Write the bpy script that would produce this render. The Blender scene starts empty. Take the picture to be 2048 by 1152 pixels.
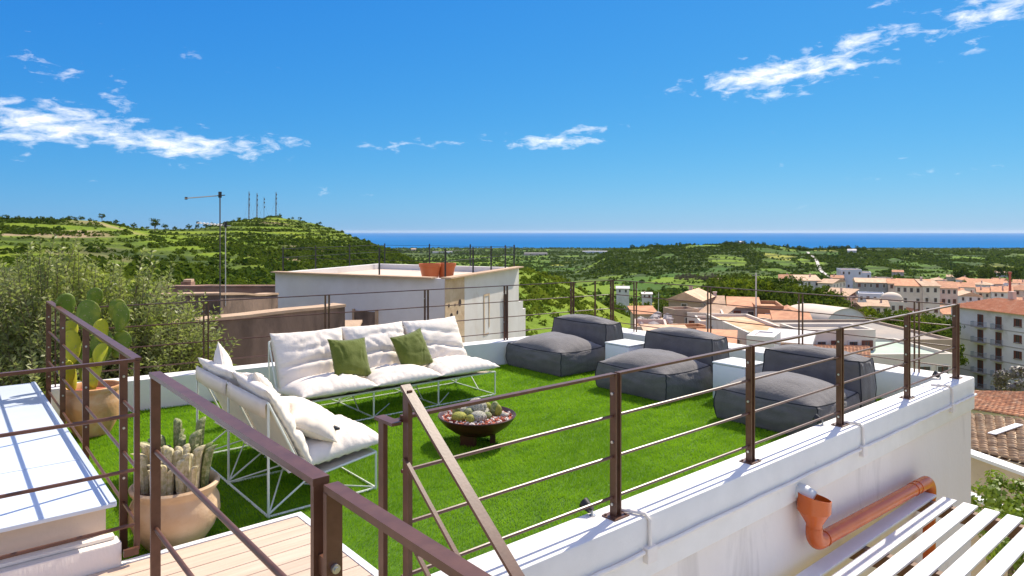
import bpy, bmesh, math, random
import numpy as np
from mathutils import Vector, Matrix, noise as mnoise

random.seed(7)
np.random.seed(7)
SC = bpy.context.scene
COL = SC.collection
R = math.radians
HEAD = R(49.7)                       # camera heading, from +X towards +Y
CA, SA = math.cos(HEAD), math.sin(HEAD)
EYE = 2.0
FPX = 1365.3

# ------------------------------------------------------------------ camera
cam_d = bpy.data.cameras.new('camera')
cam = bpy.data.objects.new('camera', cam_d)
COL.objects.link(cam)
cam.location = (0, 0, EYE)
cam.rotation_euler = (R(90), 0, HEAD - R(90))
cam_d.lens = 24.0
cam_d.sensor_width = 36.0
cam_d.shift_y = -(576 - 463) / 2048
cam_d.clip_start = 0.05
cam_d.clip_end = 300000
SC.camera = cam

# ------------------------------------------------------------------ world and sun
SUN_AZ = R(15)                       # from +X towards +Y
SUN_EL = R(46)
W = bpy.data.worlds.new('World')
SC.world = W
W.use_nodes = True
nt = W.node_tree
nt.nodes.clear()
NL = nt.links.new


def wn(kind, **kw):
    n = nt.nodes.new(kind)
    for k, v in kw.items():
        setattr(n, k, v)
    return n


def wmath(op, a, b=None, c=None, clamp=False):
    n = nt.nodes.new('ShaderNodeMath')
    n.operation = op
    n.use_clamp = clamp
    for i, x in enumerate((a, b, c)):
        if x is None:
            continue
        if isinstance(x, (int, float)):
            n.inputs[i].default_value = x
        else:
            NL(x, n.inputs[i])
    return n.outputs[0]


w_out = wn('ShaderNodeOutputWorld')
w_bg = wn('ShaderNodeBackground')
w_sky = wn('ShaderNodeTexSky', sky_type='NISHITA')
w_sky.sun_disc = False
w_sky.sun_elevation = SUN_EL
w_sky.sun_rotation = R(90) - SUN_AZ
w_sky.altitude = 150
w_sky.air_density = 1.0
w_sky.dust_density = 0.15
w_sky.ozone_density = 3.0
SKY_STRENGTH = 0.10
w_bg.inputs['Strength'].default_value = SKY_STRENGTH
# grade of the sky colour, channel by channel, the same over the whole dome
w_sc = wn('ShaderNodeSeparateColor')
NL(w_sky.outputs[0], w_sc.inputs[0])
w_hs = wn('ShaderNodeCombineColor')
for _i, (_k, _g) in enumerate(((0.108, 1.35), (0.85, 0.71), (3.6, 0.26))):
    NL(wmath('MULTIPLY', wmath('POWER', w_sc.outputs[_i], _g), _k), w_hs.inputs[_i])
# clouds: thin fair-weather banks in view, in azimuth/elevation; fill cloud is added elsewhere
w_tc = wn('ShaderNodeTexCoord')
w_sep = wn('ShaderNodeSeparateXYZ')
NL(w_tc.outputs['Generated'], w_sep.inputs[0])
_fw = wmath('ADD', wmath('MULTIPLY', w_sep.outputs[0], CA), wmath('MULTIPLY', w_sep.outputs[1], SA))
_rt = wmath('SUBTRACT', wmath('MULTIPLY', w_sep.outputs[0], SA), wmath('MULTIPLY', w_sep.outputs[1], CA))
w_az = wmath('MULTIPLY', wmath('ARCTAN2', _rt, _fw), 57.2958)
w_el = wmath('MULTIPLY', wmath('ARCSINE', w_sep.outputs[2]), 57.2958)
_comb = wn('ShaderNodeCombineXYZ')
NL(wmath('MULTIPLY', w_az, 0.55), _comb.inputs[0])
NL(wmath('MULTIPLY', wmath('SUBTRACT', w_el, wmath('MULTIPLY', w_az, 0.04)), 1.5), _comb.inputs[1])
w_n1 = wn('ShaderNodeTexNoise')
w_n1.inputs['Scale'].default_value = 1.0
w_n1.inputs['Detail'].default_value = 7.0
w_n1.inputs['Roughness'].default_value = 0.62
w_n1.inputs['Distortion'].default_value = 0.35
NL(_comb.outputs[0], w_n1.inputs['Vector'])
# (azimuth, elevation, half width, half height, tilt, amount)
BANKS = [(-34.5, 7.4, 7.0, 1.7, -0.03, 0.43), (-26.0, 6.6, 7.0, 1.15, -0.06, 0.43), (-33.0, 11.0, 4.5, 1.2, -0.25, 0.21),
         (-25.5, 13.2, 1.6, 0.5, 0.0, 0.24), (-30.3, 9.2, 2.6, 1.0, -0.2, 0.22), (-26.0, 4.9, 1.0, 0.5, 0.0, 0.2),
         (-18.7, 7.2, 3.2, 0.6, -0.05, 0.26), (-9.0, 7.1, 6.0, 0.6, 0.03, 0.22), (3.4, 7.4, 4.4, 0.7, 0.03, 0.40), (6.5, 8.3, 3.0, 0.55, 0.02, 0.28), (-1.5, 7.6, 2.2, 0.6, 0.1, 0.2),
         (21.5, 12.2, 7.5, 1.2, 0.10, 0.44), (21.0, 10.6, 3.5, 0.5, 0.03, 0.30), (28.0, 14.0, 4.6, 1.0, 0.12, 0.34),
         (35.0, 14.8, 4.6, 1.3, 0.15, 0.36), (33.5, 12.3, 2.5, 0.5, 0.05, 0.2),
         (-12.0, 3.1, 7.0, 0.5, 0.0, 0.13), (-2.0, 3.1, 3.5, 0.4, 0.0, 0.12), (33.0, 4.2, 4.5, 0.4, 0.03, 0.15), (30.0, 16.5, 2.5, 0.6, 0.1, 0.22), (26.0, 12.4, 4.0, 0.6, 0.05, 0.30)]
acc = None
for (a0, e0, ra, re, tl, am) in BANKS:
    da = wmath('SUBTRACT', w_az, a0)
    de = wmath('SUBTRACT', wmath('SUBTRACT', w_el, e0), wmath('MULTIPLY', da, tl))
    q = wmath('ADD', wmath('POWER', wmath('DIVIDE', da, ra), 2.0), wmath('POWER', wmath('DIVIDE', de, re), 2.0))
    g = wmath('MULTIPLY', wmath('EXPONENT', wmath('MULTIPLY', q, -1.0)), am)
    acc = g if acc is None else wmath('MAXIMUM', acc, g)
# heavier warm cloud added out of view, to fill and warm the shade
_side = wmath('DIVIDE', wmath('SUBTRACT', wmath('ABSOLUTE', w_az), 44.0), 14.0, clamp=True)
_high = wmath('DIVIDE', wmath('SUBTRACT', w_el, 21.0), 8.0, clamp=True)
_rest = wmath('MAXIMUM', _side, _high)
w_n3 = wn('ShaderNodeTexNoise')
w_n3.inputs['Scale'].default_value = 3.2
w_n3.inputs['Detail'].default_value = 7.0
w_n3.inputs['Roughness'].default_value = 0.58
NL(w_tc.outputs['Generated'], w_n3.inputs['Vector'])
fill_cloud = wmath('MULTIPLY', wmath('DIVIDE', wmath('SUBTRACT', w_n3.outputs[0], 0.458), 0.20, clamp=True), _rest)
dens = wmath('DIVIDE', wmath('SUBTRACT', wmath('ADD', w_n1.outputs[0], acc), 0.69), 0.38, clamp=True)
dens = wmath('MULTIPLY', wmath('MAXIMUM', wmath('MULTIPLY', wmath('POWER', dens, 1.1), 0.85), fill_cloud), 0.75)
w_mix = wn('ShaderNodeMix', data_type='RGBA')
NL(dens, w_mix.inputs[0])
NL(w_hs.outputs[0], w_mix.inputs[6])
w_mix.inputs[7].default_value = (14.8, 13.5, 11.9, 1)  # warm bright cloud colour, set for the fill light it gives
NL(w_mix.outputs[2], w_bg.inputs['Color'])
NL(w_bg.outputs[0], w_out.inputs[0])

sun_d = bpy.data.lights.new('sun', 'SUN')
sun = bpy.data.objects.new('sun', sun_d)
COL.objects.link(sun)
sun_d.energy = 5.0
sun_d.angle = R(0.53)
sun_d.color = (1.0, 0.915, 0.77)
sdir = Vector((math.cos(SUN_EL) * math.cos(SUN_AZ), math.cos(SUN_EL) * math.sin(SUN_AZ), math.sin(SUN_EL)))
sun.rotation_euler = sdir.to_track_quat('Z', 'Y').to_euler()
sun.location = sdir * 50

SC.view_settings.view_transform = 'Standard'
SC.view_settings.look = 'None'
SC.view_settings.gamma = 1.0
SC.view_settings.use_curve_mapping = False
SC.view_settings.exposure = 0.45
SC.render.engine = 'CYCLES'
SC.cycles.max_bounces = 6
SC.cycles.diffuse_bounces = 3
SC.cycles.glossy_bounces = 3
SC.cycles.transmission_bounces = 3
SC.cycles.transparent_max_bounces = 6
SC.cycles.caustics_reflective = False
SC.cycles.caustics_refractive = False
SC.cycles.use_denoising = True
SC.cycles.volume_bounces = 0

# ------------------------------------------------------------------ helpers


def at(px, d, z):
    """point at a bearing (given as a column of the 2048 wide picture), a depth in metres and a height"""
    l = (px - 1024) / FPX * d
    return Vector((CA * d + SA * l, SA * d - CA * l, z))


def zat(py, d):
    return EYE - (py - 463) / FPX * d


MATS = {}


class Nodes:
    def __init__(self, m):
        self.t = m.node_tree

    def new(self, kind, **kw):
        n = self.t.nodes.new(kind)
        for k, v in kw.items():
            setattr(n, k, v)
        return n

    def link(self, a, b):
        self.t.links.new(a, b)

    def math(self, op, a, b=None, clamp=False):
        n = self.t.nodes.new('ShaderNodeMath')
        n.operation = op
        n.use_clamp = clamp
        for i, x in enumerate((a, b)):
            if x is None:
                continue
            if isinstance(x, (int, float)):
                n.inputs[i].default_value = x
            else:
                self.link(x, n.inputs[i])
        return n.outputs[0]

    def mix(self, f, a, b, blend='MIX'):
        n = self.t.nodes.new('ShaderNodeMix')
        n.data_type = 'RGBA'
        n.blend_type = blend
        for i, x in ((0, f), (6, a), (7, b)):
            if isinstance(x, (int, float)):
                n.inputs[i].default_value = x
            elif isinstance(x, tuple):
                n.inputs[i].default_value = (*x[:3], 1)
            else:
                self.link(x, n.inputs[i])
        return n.outputs[2]

    def noise(self, scale, detail=4, rough=0.55, vec=None, dist=0.0):
        n = self.t.nodes.new('ShaderNodeTexNoise')
        n.inputs['Scale'].default_value = scale
        n.inputs['Detail'].default_value = detail
        n.inputs['Roughness'].default_value = rough
        n.inputs['Distortion'].default_value = dist
        if vec is not None:
            self.link(vec, n.inputs['Vector'])
        return n.outputs[0]

    def ramp(self, f, lo, hi):
        n = self.t.nodes.new('ShaderNodeMapRange')
        n.inputs[1].default_value = lo
        n.inputs[2].default_value = hi
        self.link(f, n.inputs[0])
        return n.outputs[0]

    def pos(self, scale=None):
        g = self.t.nodes.new('ShaderNodeNewGeometry').outputs['Position']
        if scale is None:
            return g
        n = self.t.nodes.new('ShaderNodeVectorMath')
        n.operation = 'MULTIPLY'
        n.inputs[1].default_value = scale
        self.link(g, n.inputs[0])
        return n.outputs[0]


def mat(name, base, rough=0.6, base2=None, nscale=3.0, lo=0.35, hi=0.65, bump=0.0, bscale=60.0, metal=0.0, spec=0.5, rnd=0.0, detail=5,
        base3=None, n3scale=0.8, lo3=0.55, hi3=0.75, stretch=None, sheen=0.0, bdetail=4):
    """principled material in world metres: base/base2 mixed by noise, base3 as larger stains, rnd = tint per object"""
    if name in MATS:
        return MATS[name]
    m = bpy.data.materials.new(name)
    m.use_nodes = True
    b = m.node_tree.nodes['Principled BSDF']
    N = Nodes(m)
    b.inputs['Roughness'].default_value = rough
    b.inputs['Metallic'].default_value = metal
    b.inputs['Specular IOR Level'].default_value = spec
    if sheen:
        b.inputs['Sheen Weight'].default_value = sheen
    col = (*base[:3], 1)
    b.inputs['Base Color'].default_value = col
    p = N.pos(stretch)
    c = None
    if base2 is not None:
        f = N.ramp(N.noise(nscale, detail, 0.6, p), lo, hi)
        c = N.mix(f, base, base2)
    if base3 is not None:
        f = N.ramp(N.noise(n3scale, 6, 0.62, p, 0.6), lo3, hi3)
        c = N.mix(f, c if c is not None else base, base3)
    if rnd:
        oi = N.new('ShaderNodeObjectInfo')
        h = N.new('ShaderNodeHueSaturation')
        N.link(N.ramp_out(oi.outputs['Random'], 1 - rnd, 1 + rnd) if hasattr(N, 'ramp_out') else N.math('ADD', N.math('MULTIPLY', oi.outputs['Random'], 2 * rnd), 1 - rnd), h.inputs['Value'])
        if c is None:
            h.inputs['Color'].default_value = col
        else:
            N.link(c, h.inputs['Color'])
        c = h.outputs[0]
    if c is not None:
        N.link(c, b.inputs['Base Color'])
    if bump:
        bn = N.new('ShaderNodeBump')
        bn.inputs['Strength'].default_value = bump
        bn.inputs['Distance'].default_value = 0.02
        N.link(N.noise(bscale, bdetail, 0.6, p), bn.inputs['Height'])
        N.link(bn.outputs[0], b.inputs['Normal'])
    MATS[name] = m
    return m


def leaf_mat(name, c1, c2, nscale=2.0, trans=0.35, rough=0.5, c3=None, n3=0.3, spec=0.3):
    if name in MATS:
        return MATS[name]
    m = bpy.data.materials.new(name)
    m.use_nodes = True
    N = Nodes(m)
    t = m.node_tree
    b = t.nodes['Principled BSDF']
    out = t.nodes['Material Output']
    p = N.pos()
    c = N.mix(N.ramp(N.noise(nscale, 3, 0.6, p), 0.35, 0.65), c1, c2)
    if c3 is not None:
        c = N.mix(N.ramp(N.noise(n3, 3, 0.6, p), 0.45, 0.65), c, c3)
    N.link(c, b.inputs['Base Color'])
    b.inputs['Roughness'].default_value = rough
    b.inputs['Specular IOR Level'].default_value = spec
    tr = N.new('ShaderNodeBsdfTranslucent')
    N.link(N.mix(0.5, c, (0.25, 0.35, 0.03)), tr.inputs['Color'])
    mx = N.new('ShaderNodeMixShader')
    mx.inputs[0].default_value = trans
    N.link(b.outputs[0], mx.inputs[1])
    N.link(tr.outputs[0], mx.inputs[2])
    N.link(mx.outputs[0], out.inputs[0])
    MATS[name] = m
    return m


class MB:
    """collects faces for ONE mesh"""

    def __init__(self):
        self.v, self.f, self.mi = [], [], []
        self.cur = 0

    def add(self, vs, fs):
        o = len(self.v)
        self.v += [tuple(v) for v in vs]
        self.f += [tuple(i + o for i in f) for f in fs]
        self.mi += [self.cur] * len(fs)
        return self

    def box(self, c, s, rz=0.0, mtx=None):
        x, y, z = s[0] / 2, s[1] / 2, s[2] / 2
        vs = [Vector(p) for p in ((-x, -y, -z), (x, -y, -z), (x, y, -z), (-x, y, -z), (-x, -y, z), (x, -y, z), (x, y, z), (-x, y, z))]
        m = mtx if mtx is not None else Matrix.Rotation(rz, 4, 'Z')
        c = Vector(c)
        return self.add([m @ v + c for v in vs], [(0, 3, 2, 1), (4, 5, 6, 7), (0, 1, 5, 4), (1, 2, 6, 5), (2, 3, 7, 6), (3, 0, 4, 7)])

    def span(self, a, b):
        return self.box([(a[i] + b[i]) / 2 for i in range(3)], [abs(b[i] - a[i]) for i in range(3)])

    def bbox(self, a, b, bev):
        """axis aligned box with chamfered edges"""
        a, b = Vector(a), Vector(b)
        lo = Vector((min(a[i], b[i]) for i in range(3)))
        hi = Vector((max(a[i], b[i]) for i in range(3)))
        bm = bmesh.new()
        bmesh.ops.create_cube(bm, size=1.0)
        for v in bm.verts:
            v.co = Vector((lo[i] + (v.co[i] + .5) * (hi[i] - lo[i]) for i in range(3)))
        bmesh.ops.bevel(bm, geom=list(bm.edges), offset=bev, segments=2, profile=0.5, affect='EDGES')
        bm.verts.index_update()
        self.add([v.co.copy() for v in bm.verts], [[v.index for v in f.verts] for f in bm.faces])
        bm.free()
        return self

    def bar(self, p0, p1, w, h, up=(0, 0, 1)):
        """rectangular bar: w across, h along up"""
        p0, p1 = Vector(p0), Vector(p1)
        d = (p1 - p0).normalized()
        u = Vector(up)
        s = d.cross(u)
        if s.length < 1e-4:
            u = Vector((1, 0, 0))
            s = d.cross(u)
        s.normalize()
        u = s.cross(d).normalized()
        vs = []
        for p in (p0, p1):
            vs += [p - s * w / 2 - u * h / 2, p + s * w / 2 - u * h / 2, p + s * w / 2 + u * h / 2, p - s * w / 2 + u * h / 2]
        return self.add(vs, [(0, 1, 2, 3), (7, 6, 5, 4), (0, 4, 5, 1), (1, 5, 6, 2), (2, 6, 7, 3), (3, 7, 4, 0)])

    def tube(self, pts, r, n=8, cap=True):
        pts = [Vector(p) for p in pts]
        rs = r if isinstance(r, (list, tuple)) else [r] * len(pts)
        rings = []
        prev = None
        for i, p in enumerate(pts):
            d = (pts[min(i + 1, len(pts) - 1)] - pts[max(i - 1, 0)]).normalized()
            if prev is None:
                u = Vector((0, 0, 1)) if abs(d.z) < 0.9 else Vector((1, 0, 0))
            else:
                u = prev
            s = d.cross(u).normalized()
            u = s.cross(d).normalized()
            prev = u
            rings.append([p + (s * math.cos(2 * math.pi * k / n) + u * math.sin(2 * math.pi * k / n)) * rs[i] for k in range(n)])
        vs = [v for ring in rings for v in ring]
        fs = []
        for i in range(len(pts) - 1):
            for k in range(n):
                a, b = i * n + k, i * n + (k + 1) % n
                fs.append((a, b, b + n, a + n))
        if cap:
            fs.append(tuple(reversed(range(n))))
            fs.append(tuple(range((len(pts) - 1) * n, len(pts) * n)))
        return self.add(vs, fs)

    def lathe(self, prof, n=32, c=(0, 0, 0)):
        c = Vector(c)
        vs, fs = [], []
        for (r, z) in prof:
            for k in range(n):
                a = 2 * math.pi * k / n
                vs.append(c + Vector((r * math.cos(a), r * math.sin(a), z)))
        for i in range(len(prof) - 1):
            for k in range(n):
                a, b = i * n + k, i * n + (k + 1) % n
                fs.append((a, b, b + n, a + n))
        return self.add(vs, fs)

    def prism(self, poly, z0, z1):
        """poly counter-clockwise in xy"""
        n = len(poly)
        vs = [Vector((p[0], p[1], z0)) for p in poly] + [Vector((p[0], p[1], z1)) for p in poly]
        fs = [tuple(reversed(range(n))), tuple(range(n, 2 * n))]
        fs += [(i, (i + 1) % n, n + (i + 1) % n, n + i) for i in range(n)]
        return self.add(vs, fs)

    def xform(self, m):
        self.v = [tuple(m @ Vector(v)) for v in self.v]
        return self

    def mesh(self, name, mats, smooth=False):
        me = bpy.data.meshes.new(name)
        me.from_pydata(self.v, [], self.f)
        for m in (mats if isinstance(mats, (list, tuple)) else [mats]):
            me.materials.append(m)
        if any(self.mi):
            me.polygons.foreach_set('material_index', self.mi)
        if smooth:
            me.polygons.foreach_set('use_smooth', [True] * len(me.polygons))
            if smooth != 'all':
                me.set_sharp_from_angle(angle=R(smooth if isinstance(smooth, (int, float)) and smooth is not True else 40))
        me.update()
        return me

    def build(self, name, mats, parent=None, smooth=False, local=False):
        return place(name, self.mesh(name, mats, smooth), parent, local)


def world_of(o):
    p = Vector((0, 0, 0))
    while o is not None:
        p = p + o.location
        o = o.parent
    return p


def place(name, me, parent=None, local=False):
    """mesh built in world metres (or local=True: in the parent's own space)"""
    o = bpy.data.objects.new(name, me)
    COL.objects.link(o)
    if parent is not None:
        o.parent = parent
        if not local:
            o.location = -world_of(parent)
    return o


def tag(o, label=None, cat=None, group=None, kind=None):
    if label:
        o['label'] = label
    if cat:
        o['category'] = cat
    if group:
        o['group'] = group
    if kind:
        o['kind'] = kind
    return o


def thing(name, label, cat, loc=(0, 0, 0), rz=0.0, group=None):
    o = bpy.data.objects.new(name, None)
    COL.objects.link(o)
    o.location = loc
    o.rotation_euler = (0, 0, rz)
    o.empty_display_size = 0.1
    return tag(o, label, cat, group)


def dup(root, loc=None, rz=None, label=None, group=None, scale=None, parent=None):
    c = root.copy()
    COL.objects.link(c)
    if parent is not None:
        c.parent = parent
    if loc is not None:
        c.location = loc
    if rz is not None:
        c.rotation_euler = (0, 0, rz)
    if scale is not None:
        c.scale = scale if isinstance(scale, (tuple, list)) else (scale,) * 3
    if label:
        c['label'] = label
    if group:
        c['group'] = group
    for ch in root.children:
        dup(ch, parent=c)
    return c


def np_mesh(name, verts, faces, mats, smooth=False):
    """fast mesh from arrays, all faces with the same number of corners"""
    me = bpy.data.meshes.new(name)
    verts = np.asarray(verts, dtype=np.float32)
    faces = np.asarray(faces, dtype=np.int32)
    k = faces.shape[1]
    me.vertices.add(len(verts))
    me.vertices.foreach_set('co', verts.ravel())
    me.loops.add(faces.size)
    me.loops.foreach_set('vertex_index', faces.ravel())
    me.polygons.add(len(faces))
    me.polygons.foreach_set('loop_start', np.arange(0, faces.size, k, dtype=np.int32))
    me.polygons.foreach_set('loop_total', np.full(len(faces), k, dtype=np.int32))
    for m in (mats if isinstance(mats, (list, tuple)) else [mats]):
        me.materials.append(m)
    if smooth:
        me.polygons.foreach_set('use_smooth', np.ones(len(faces), dtype=bool))
    me.update(calc_edges=True)
    return me


def frame(c, xd, yd):
    """matrix with origin c, local x along xd, local y near yd"""
    x = Vector(xd).normalized()
    z = x.cross(Vector(yd)).normalized()
    y = z.cross(x)
    m = Matrix((x, y, z)).transposed().to_4x4()
    m.translation = Vector(c)
    return m

# ------------------------------------------------------------------ materials
M_WHITE = mat('white_render', (0.88, 0.80, 0.72), 0.85, (0.84, 0.75, 0.66), 1.2, bump=0.25, bscale=50, base3=(0.58, 0.51, 0.44), n3scale=2.2, lo3=0.54, hi3=0.80, spec=0.2, stretch=(1, 1, 0.3))
M_COPING = mat('white_coping_paint', (0.86, 0.82, 0.77), 0.7, (0.81, 0.77, 0.72), 4.0, bump=0.12, bscale=70, base3=(0.60, 0.57, 0.53), n3scale=5, lo3=0.66, hi3=0.85, spec=0.25)
M_IRON = mat('brown_steel_paint', (0.095, 0.038, 0.021), 0.38, (0.13, 0.054, 0.031), 14, bump=0.025, bscale=90, spec=0.5, base3=(0.16, 0.075, 0.045), n3scale=5, lo3=0.58, hi3=0.75)
M_ZINC = mat('zinc_bolt', (0.55, 0.55, 0.55), 0.35, metal=0.9)
M_DECKW = mat('deck_plank_wood', (0.66, 0.50, 0.38), 0.65, (0.57, 0.42, 0.31), 6, stretch=(0.25, 6, 6), bump=0.25, bscale=20, rnd=0.07, spec=0.25)
M_TRIM = mat('white_trim', (0.8, 0.79, 0.77), 0.55, spec=0.4)
M_SHEET = mat('white_roof_sheet', (0.66, 0.72, 0.80), 0.30, (0.60, 0.66, 0.75), 2.0, bump=0.05, bscale=9, spec=0.6, base3=(0.5, 0.48, 0.46), n3scale=9, lo3=0.68, hi3=0.8)
M_CREAM = mat('cream_render', (0.70, 0.57, 0.45), 0.85, (0.62, 0.50, 0.40), 3.0, bump=0.15, bscale=80, spec=0.2)
M_CANVAS = mat('cream_canvas', (0.80, 0.70, 0.57), 0.9, (0.75, 0.65, 0.53), 5, bump=0.10, bscale=350, spec=0.1)
M_CUSH = mat('ivory_cushion_cloth', (0.82, 0.74, 0.64), 0.9, (0.78, 0.69, 0.59), 4, bump=0.18, bscale=45, spec=0.1, sheen=0.1, bdetail=6)
M_GREEN = mat('olive_green_cloth', (0.10, 0.125, 0.018), 0.9, (0.13, 0.155, 0.028), 9, bump=0.2, bscale=60, spec=0.1, sheen=0.25)
M_WIRE = mat('white_frame_paint', (0.72, 0.74, 0.66), 0.4, spec=0.5)
M_GREY = mat('charcoal_outdoor_cloth', (0.125, 0.111, 0.104), 0.85, (0.15, 0.134, 0.126), 7, bump=0.28, bscale=38, spec=0.2, sheen=0.3, bdetail=7)
M_PIPE_DK = mat('charcoal_piping', (0.035, 0.035, 0.04), 0.8, spec=0.2)
M_CUBE = mat('white_plastic', (0.82, 0.82, 0.80), 0.35, spec=0.4)
M_TERRA = mat('terracotta', (0.62, 0.34, 0.16), 0.8, (0.55, 0.28, 0.12), 4, bump=0.2, bscale=35, base3=(0.66, 0.47, 0.30), n3scale=3.5, lo3=0.52, hi3=0.75, spec=0.2)
M_TERRA2 = mat('pale_terracotta', (0.56, 0.36, 0.20), 0.8, (0.62, 0.45, 0.29), 4, bump=0.2, bscale=35, base3=(0.42, 0.25, 0.13), n3scale=6, lo3=0.58, hi3=0.8, spec=0.2)
M_SOIL = mat('dark_soil', (0.06, 0.035, 0.022), 0.95, (0.14, 0.07, 0.04), 30, bump=0.6, bscale=60)
M_REDG = mat('red_gravel', (0.28, 0.05, 0.025), 0.9, (0.42, 0.12, 0.06), 25)
M_PALEG = mat('pale_gravel', (0.62, 0.52, 0.44), 0.85, (0.74, 0.68, 0.60), 25)
M_BOWL = mat('dark_brown_bowl_enamel', (0.05, 0.014, 0.010), 0.35, (0.08, 0.02, 0.013), 6, spec=0.5, bump=0.05, bscale=60)
M_PAD = mat('prickly_pear_shaded_green', (0.10, 0.16, 0.012), 0.55, (0.14, 0.20, 0.016), 14, spec=0.35, bump=0.12, bscale=45, base3=(0.36, 0.36, 0.03), n3scale=4, lo3=0.5, hi3=0.72)  # dark green carries the shade on pads facing the camera
M_PAD_SUN = mat('prickly_pear_sunlit_yellow', (0.55, 0.50, 0.03), 0.55, (0.42, 0.42, 0.03), 12, spec=0.35, bump=0.12, bscale=45)  # yellow carries the sunlight on pads turned to the sun
for _m in (M_PAD, M_PAD_SUN):         # areoles with short spines, in a net over the pads
    _N = Nodes(_m)
    _b = _m.node_tree.nodes['Principled BSDF']
    _v = _N.new('ShaderNodeTexVoronoi')
    _v.inputs['Scale'].default_value = 34.0
    _N.link(_N.pos(), _v.inputs['Vector'])
    _src = _b.inputs['Base Color'].links[0].from_socket
    _N.link(_N.mix(_N.ramp(_v.outputs['Distance'], 0.22, 0.12), _src, (0.30, 0.24, 0.12)), _b.inputs['Base Color'])
M_STEM = mat('pale_cactus', (0.42, 0.36, 0.17), 0.8, (0.62, 0.52, 0.33), 40, lo=0.4, hi=0.6, bump=0.4, bscale=120)
M_STEMG = mat('green_cactus', (0.15, 0.18, 0.05), 0.7, (0.40, 0.38, 0.19), 45, lo=0.45, hi=0.65, bump=0.4, bscale=120)
M_CWHITE = mat('woolly_cactus', (0.55, 0.50, 0.42), 0.9, (0.20, 0.22, 0.12), 110, lo=0.45, hi=0.6, bump=0.6, bscale=150)
M_CYEL = mat('yellow_cactus', (0.40, 0.36, 0.05), 0.8, (0.22, 0.25, 0.04), 90, bump=0.5, bscale=150)
M_PVC = mat('orange_drain_pipe', (0.62, 0.125, 0.018), 0.27, (0.54, 0.10, 0.015), 5, spec=0.5)
M_PVCW = mat('white_spout', (0.66, 0.65, 0.63), 0.5)
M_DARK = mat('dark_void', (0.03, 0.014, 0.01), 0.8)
M_SLAT = mat('white_slat_paint', (0.82, 0.81, 0.79), 0.5, (0.76, 0.74, 0.72), 3, bump=0.06, bscale=40, spec=0.35)
M_BEAM = mat('brown_pergola_beam', (0.16, 0.085, 0.045), 0.7, (0.22, 0.12, 0.07), 8, bump=0.2, bscale=30)
M_BLACK = mat('black_plastic', (0.015, 0.015, 0.016), 0.45)
M_CABLE = mat('white_cable', (0.88, 0.81, 0.74), 0.7, (0.82, 0.74, 0.66), 6, spec=0.2)


def turf_mat():
    m = bpy.data.materials.new('turf_fibre')
    m.use_nodes = True
    N = Nodes(m)
    b = m.node_tree.nodes['Principled BSDF']
    p = N.pos()
    f1 = N.ramp(N.noise(2.6, 6, 0.68, N.pos((1.0, 2.2, 1.0)), 0.8), 0.36, 0.66)
    f2 = N.ramp(N.noise(170.0, 2, 0.5, p), 0.35, 0.65)
    c = N.mix(f1, (0.115, 0.285, 0.003), (0.30, 0.52, 0.012))
    c = N.mix(N.math('MULTIPLY', f2, 0.6), c, (0.36, 0.58, 0.035))
    N.link(c, b.inputs['Base Color'])
    b.inputs['Roughness'].default_value = 0.6
    b.inputs['Specular IOR Level'].default_value = 0.06
    tr = N.new('ShaderNodeBsdfTranslucent')
    N.link(c, tr.inputs['Color'])
    mx = N.new('ShaderNodeMixShader')
    mx.inputs[0].default_value = 0.4
    N.link(b.outputs[0], mx.inputs[1])
    N.link(tr.outputs[0], mx.inputs[2])
    N.link(mx.outputs[0], m.node_tree.nodes['Material Output'].inputs[0])
    return m


M_TURF = turf_mat()
M_TURFB = mat('turf_backing', (0.05, 0.13, 0.003), 0.9, (0.08, 0.18, 0.006), 6, bump=0.5, bscale=120)

# ------------------------------------------------------------------ the terrace house
PAR = 0.344                          # parapet top


def yback(x):
    return 8.83 - 0.1228 * x


house = thing('terrace_house', 'white rendered house whose flat roof carries the turf terrace', 'house', (5, 5.5, -7.5))
b = MB()
b.prism([(1.55, 2.55), (9.02, 2.55), (9.02, yback(9.02) + 0.12), (-3.0, yback(-3) + 0.12), (-3.0, 2.95), (1.55, 2.95)], -7.5, -0.02)
b.build('wall', M_WHITE, house)
pa = MB()
pa.bbox((1.55, 2.52, -0.02), (9.05, 2.78, PAR), 0.014)
par_f = pa.build('parapet', M_COPING, house, smooth=30)
pa = MB()
pa.bbox((8.64, 2.785, -0.02), (9.05, 7.62, PAR), 0.014)
pa.build('parapet', M_COPING, house, smooth=30)
pa = MB()
x0, x1 = 0.95, 9.05
pa.prism([(x0, yback(x0) - 0.13), (x1 - .415, yback(x1 - .415) - 0.13), (x1 - .415, 7.625), (x1, 7.625), (x1, yback(x1) + 0.13), (x0, yback(x0) + 0.13)], -0.02, PAR)
pa.build('parapet', M_COPING, house)
# drip ledge and cable run under the coping
for (xa, xb) in ((1.6, 3.12), (3.23, 6.0), (6.11, 8.2), (8.31, 9.03)):
    l = MB()
    n = 12
    l.tube([(xa + (xb - xa) * k / n, 2.503, 0.150 + 0.003 * math.sin(k * 2.1 + xa)) for k in range(n + 1)], 0.013, 8)
    l.build('conduit', M_CABLE, house, smooth=True)
for xx in (3.13, 6.01, 8.21):
    c = MB()
    pts = [(xx - .04, 2.68, PAR + 0.012), (xx + .0, 2.60, PAR + 0.014), (xx + .03, 2.53, PAR + 0.014), (xx + .045, 2.505, PAR - 0.02), (xx + .045, 2.502, 0.21), (xx + .045, 2.502, 0.17)]
    c.tube(pts, 0.011, 8)
    c.build('cable_drop', M_CABLE, house, smooth=True)
    c = MB()
    c.bbox((xx + .0, 2.482, 0.085), (xx + .09, 2.549, 0.175), 0.005)
    c.build('junction_box', M_CABLE, house)

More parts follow.
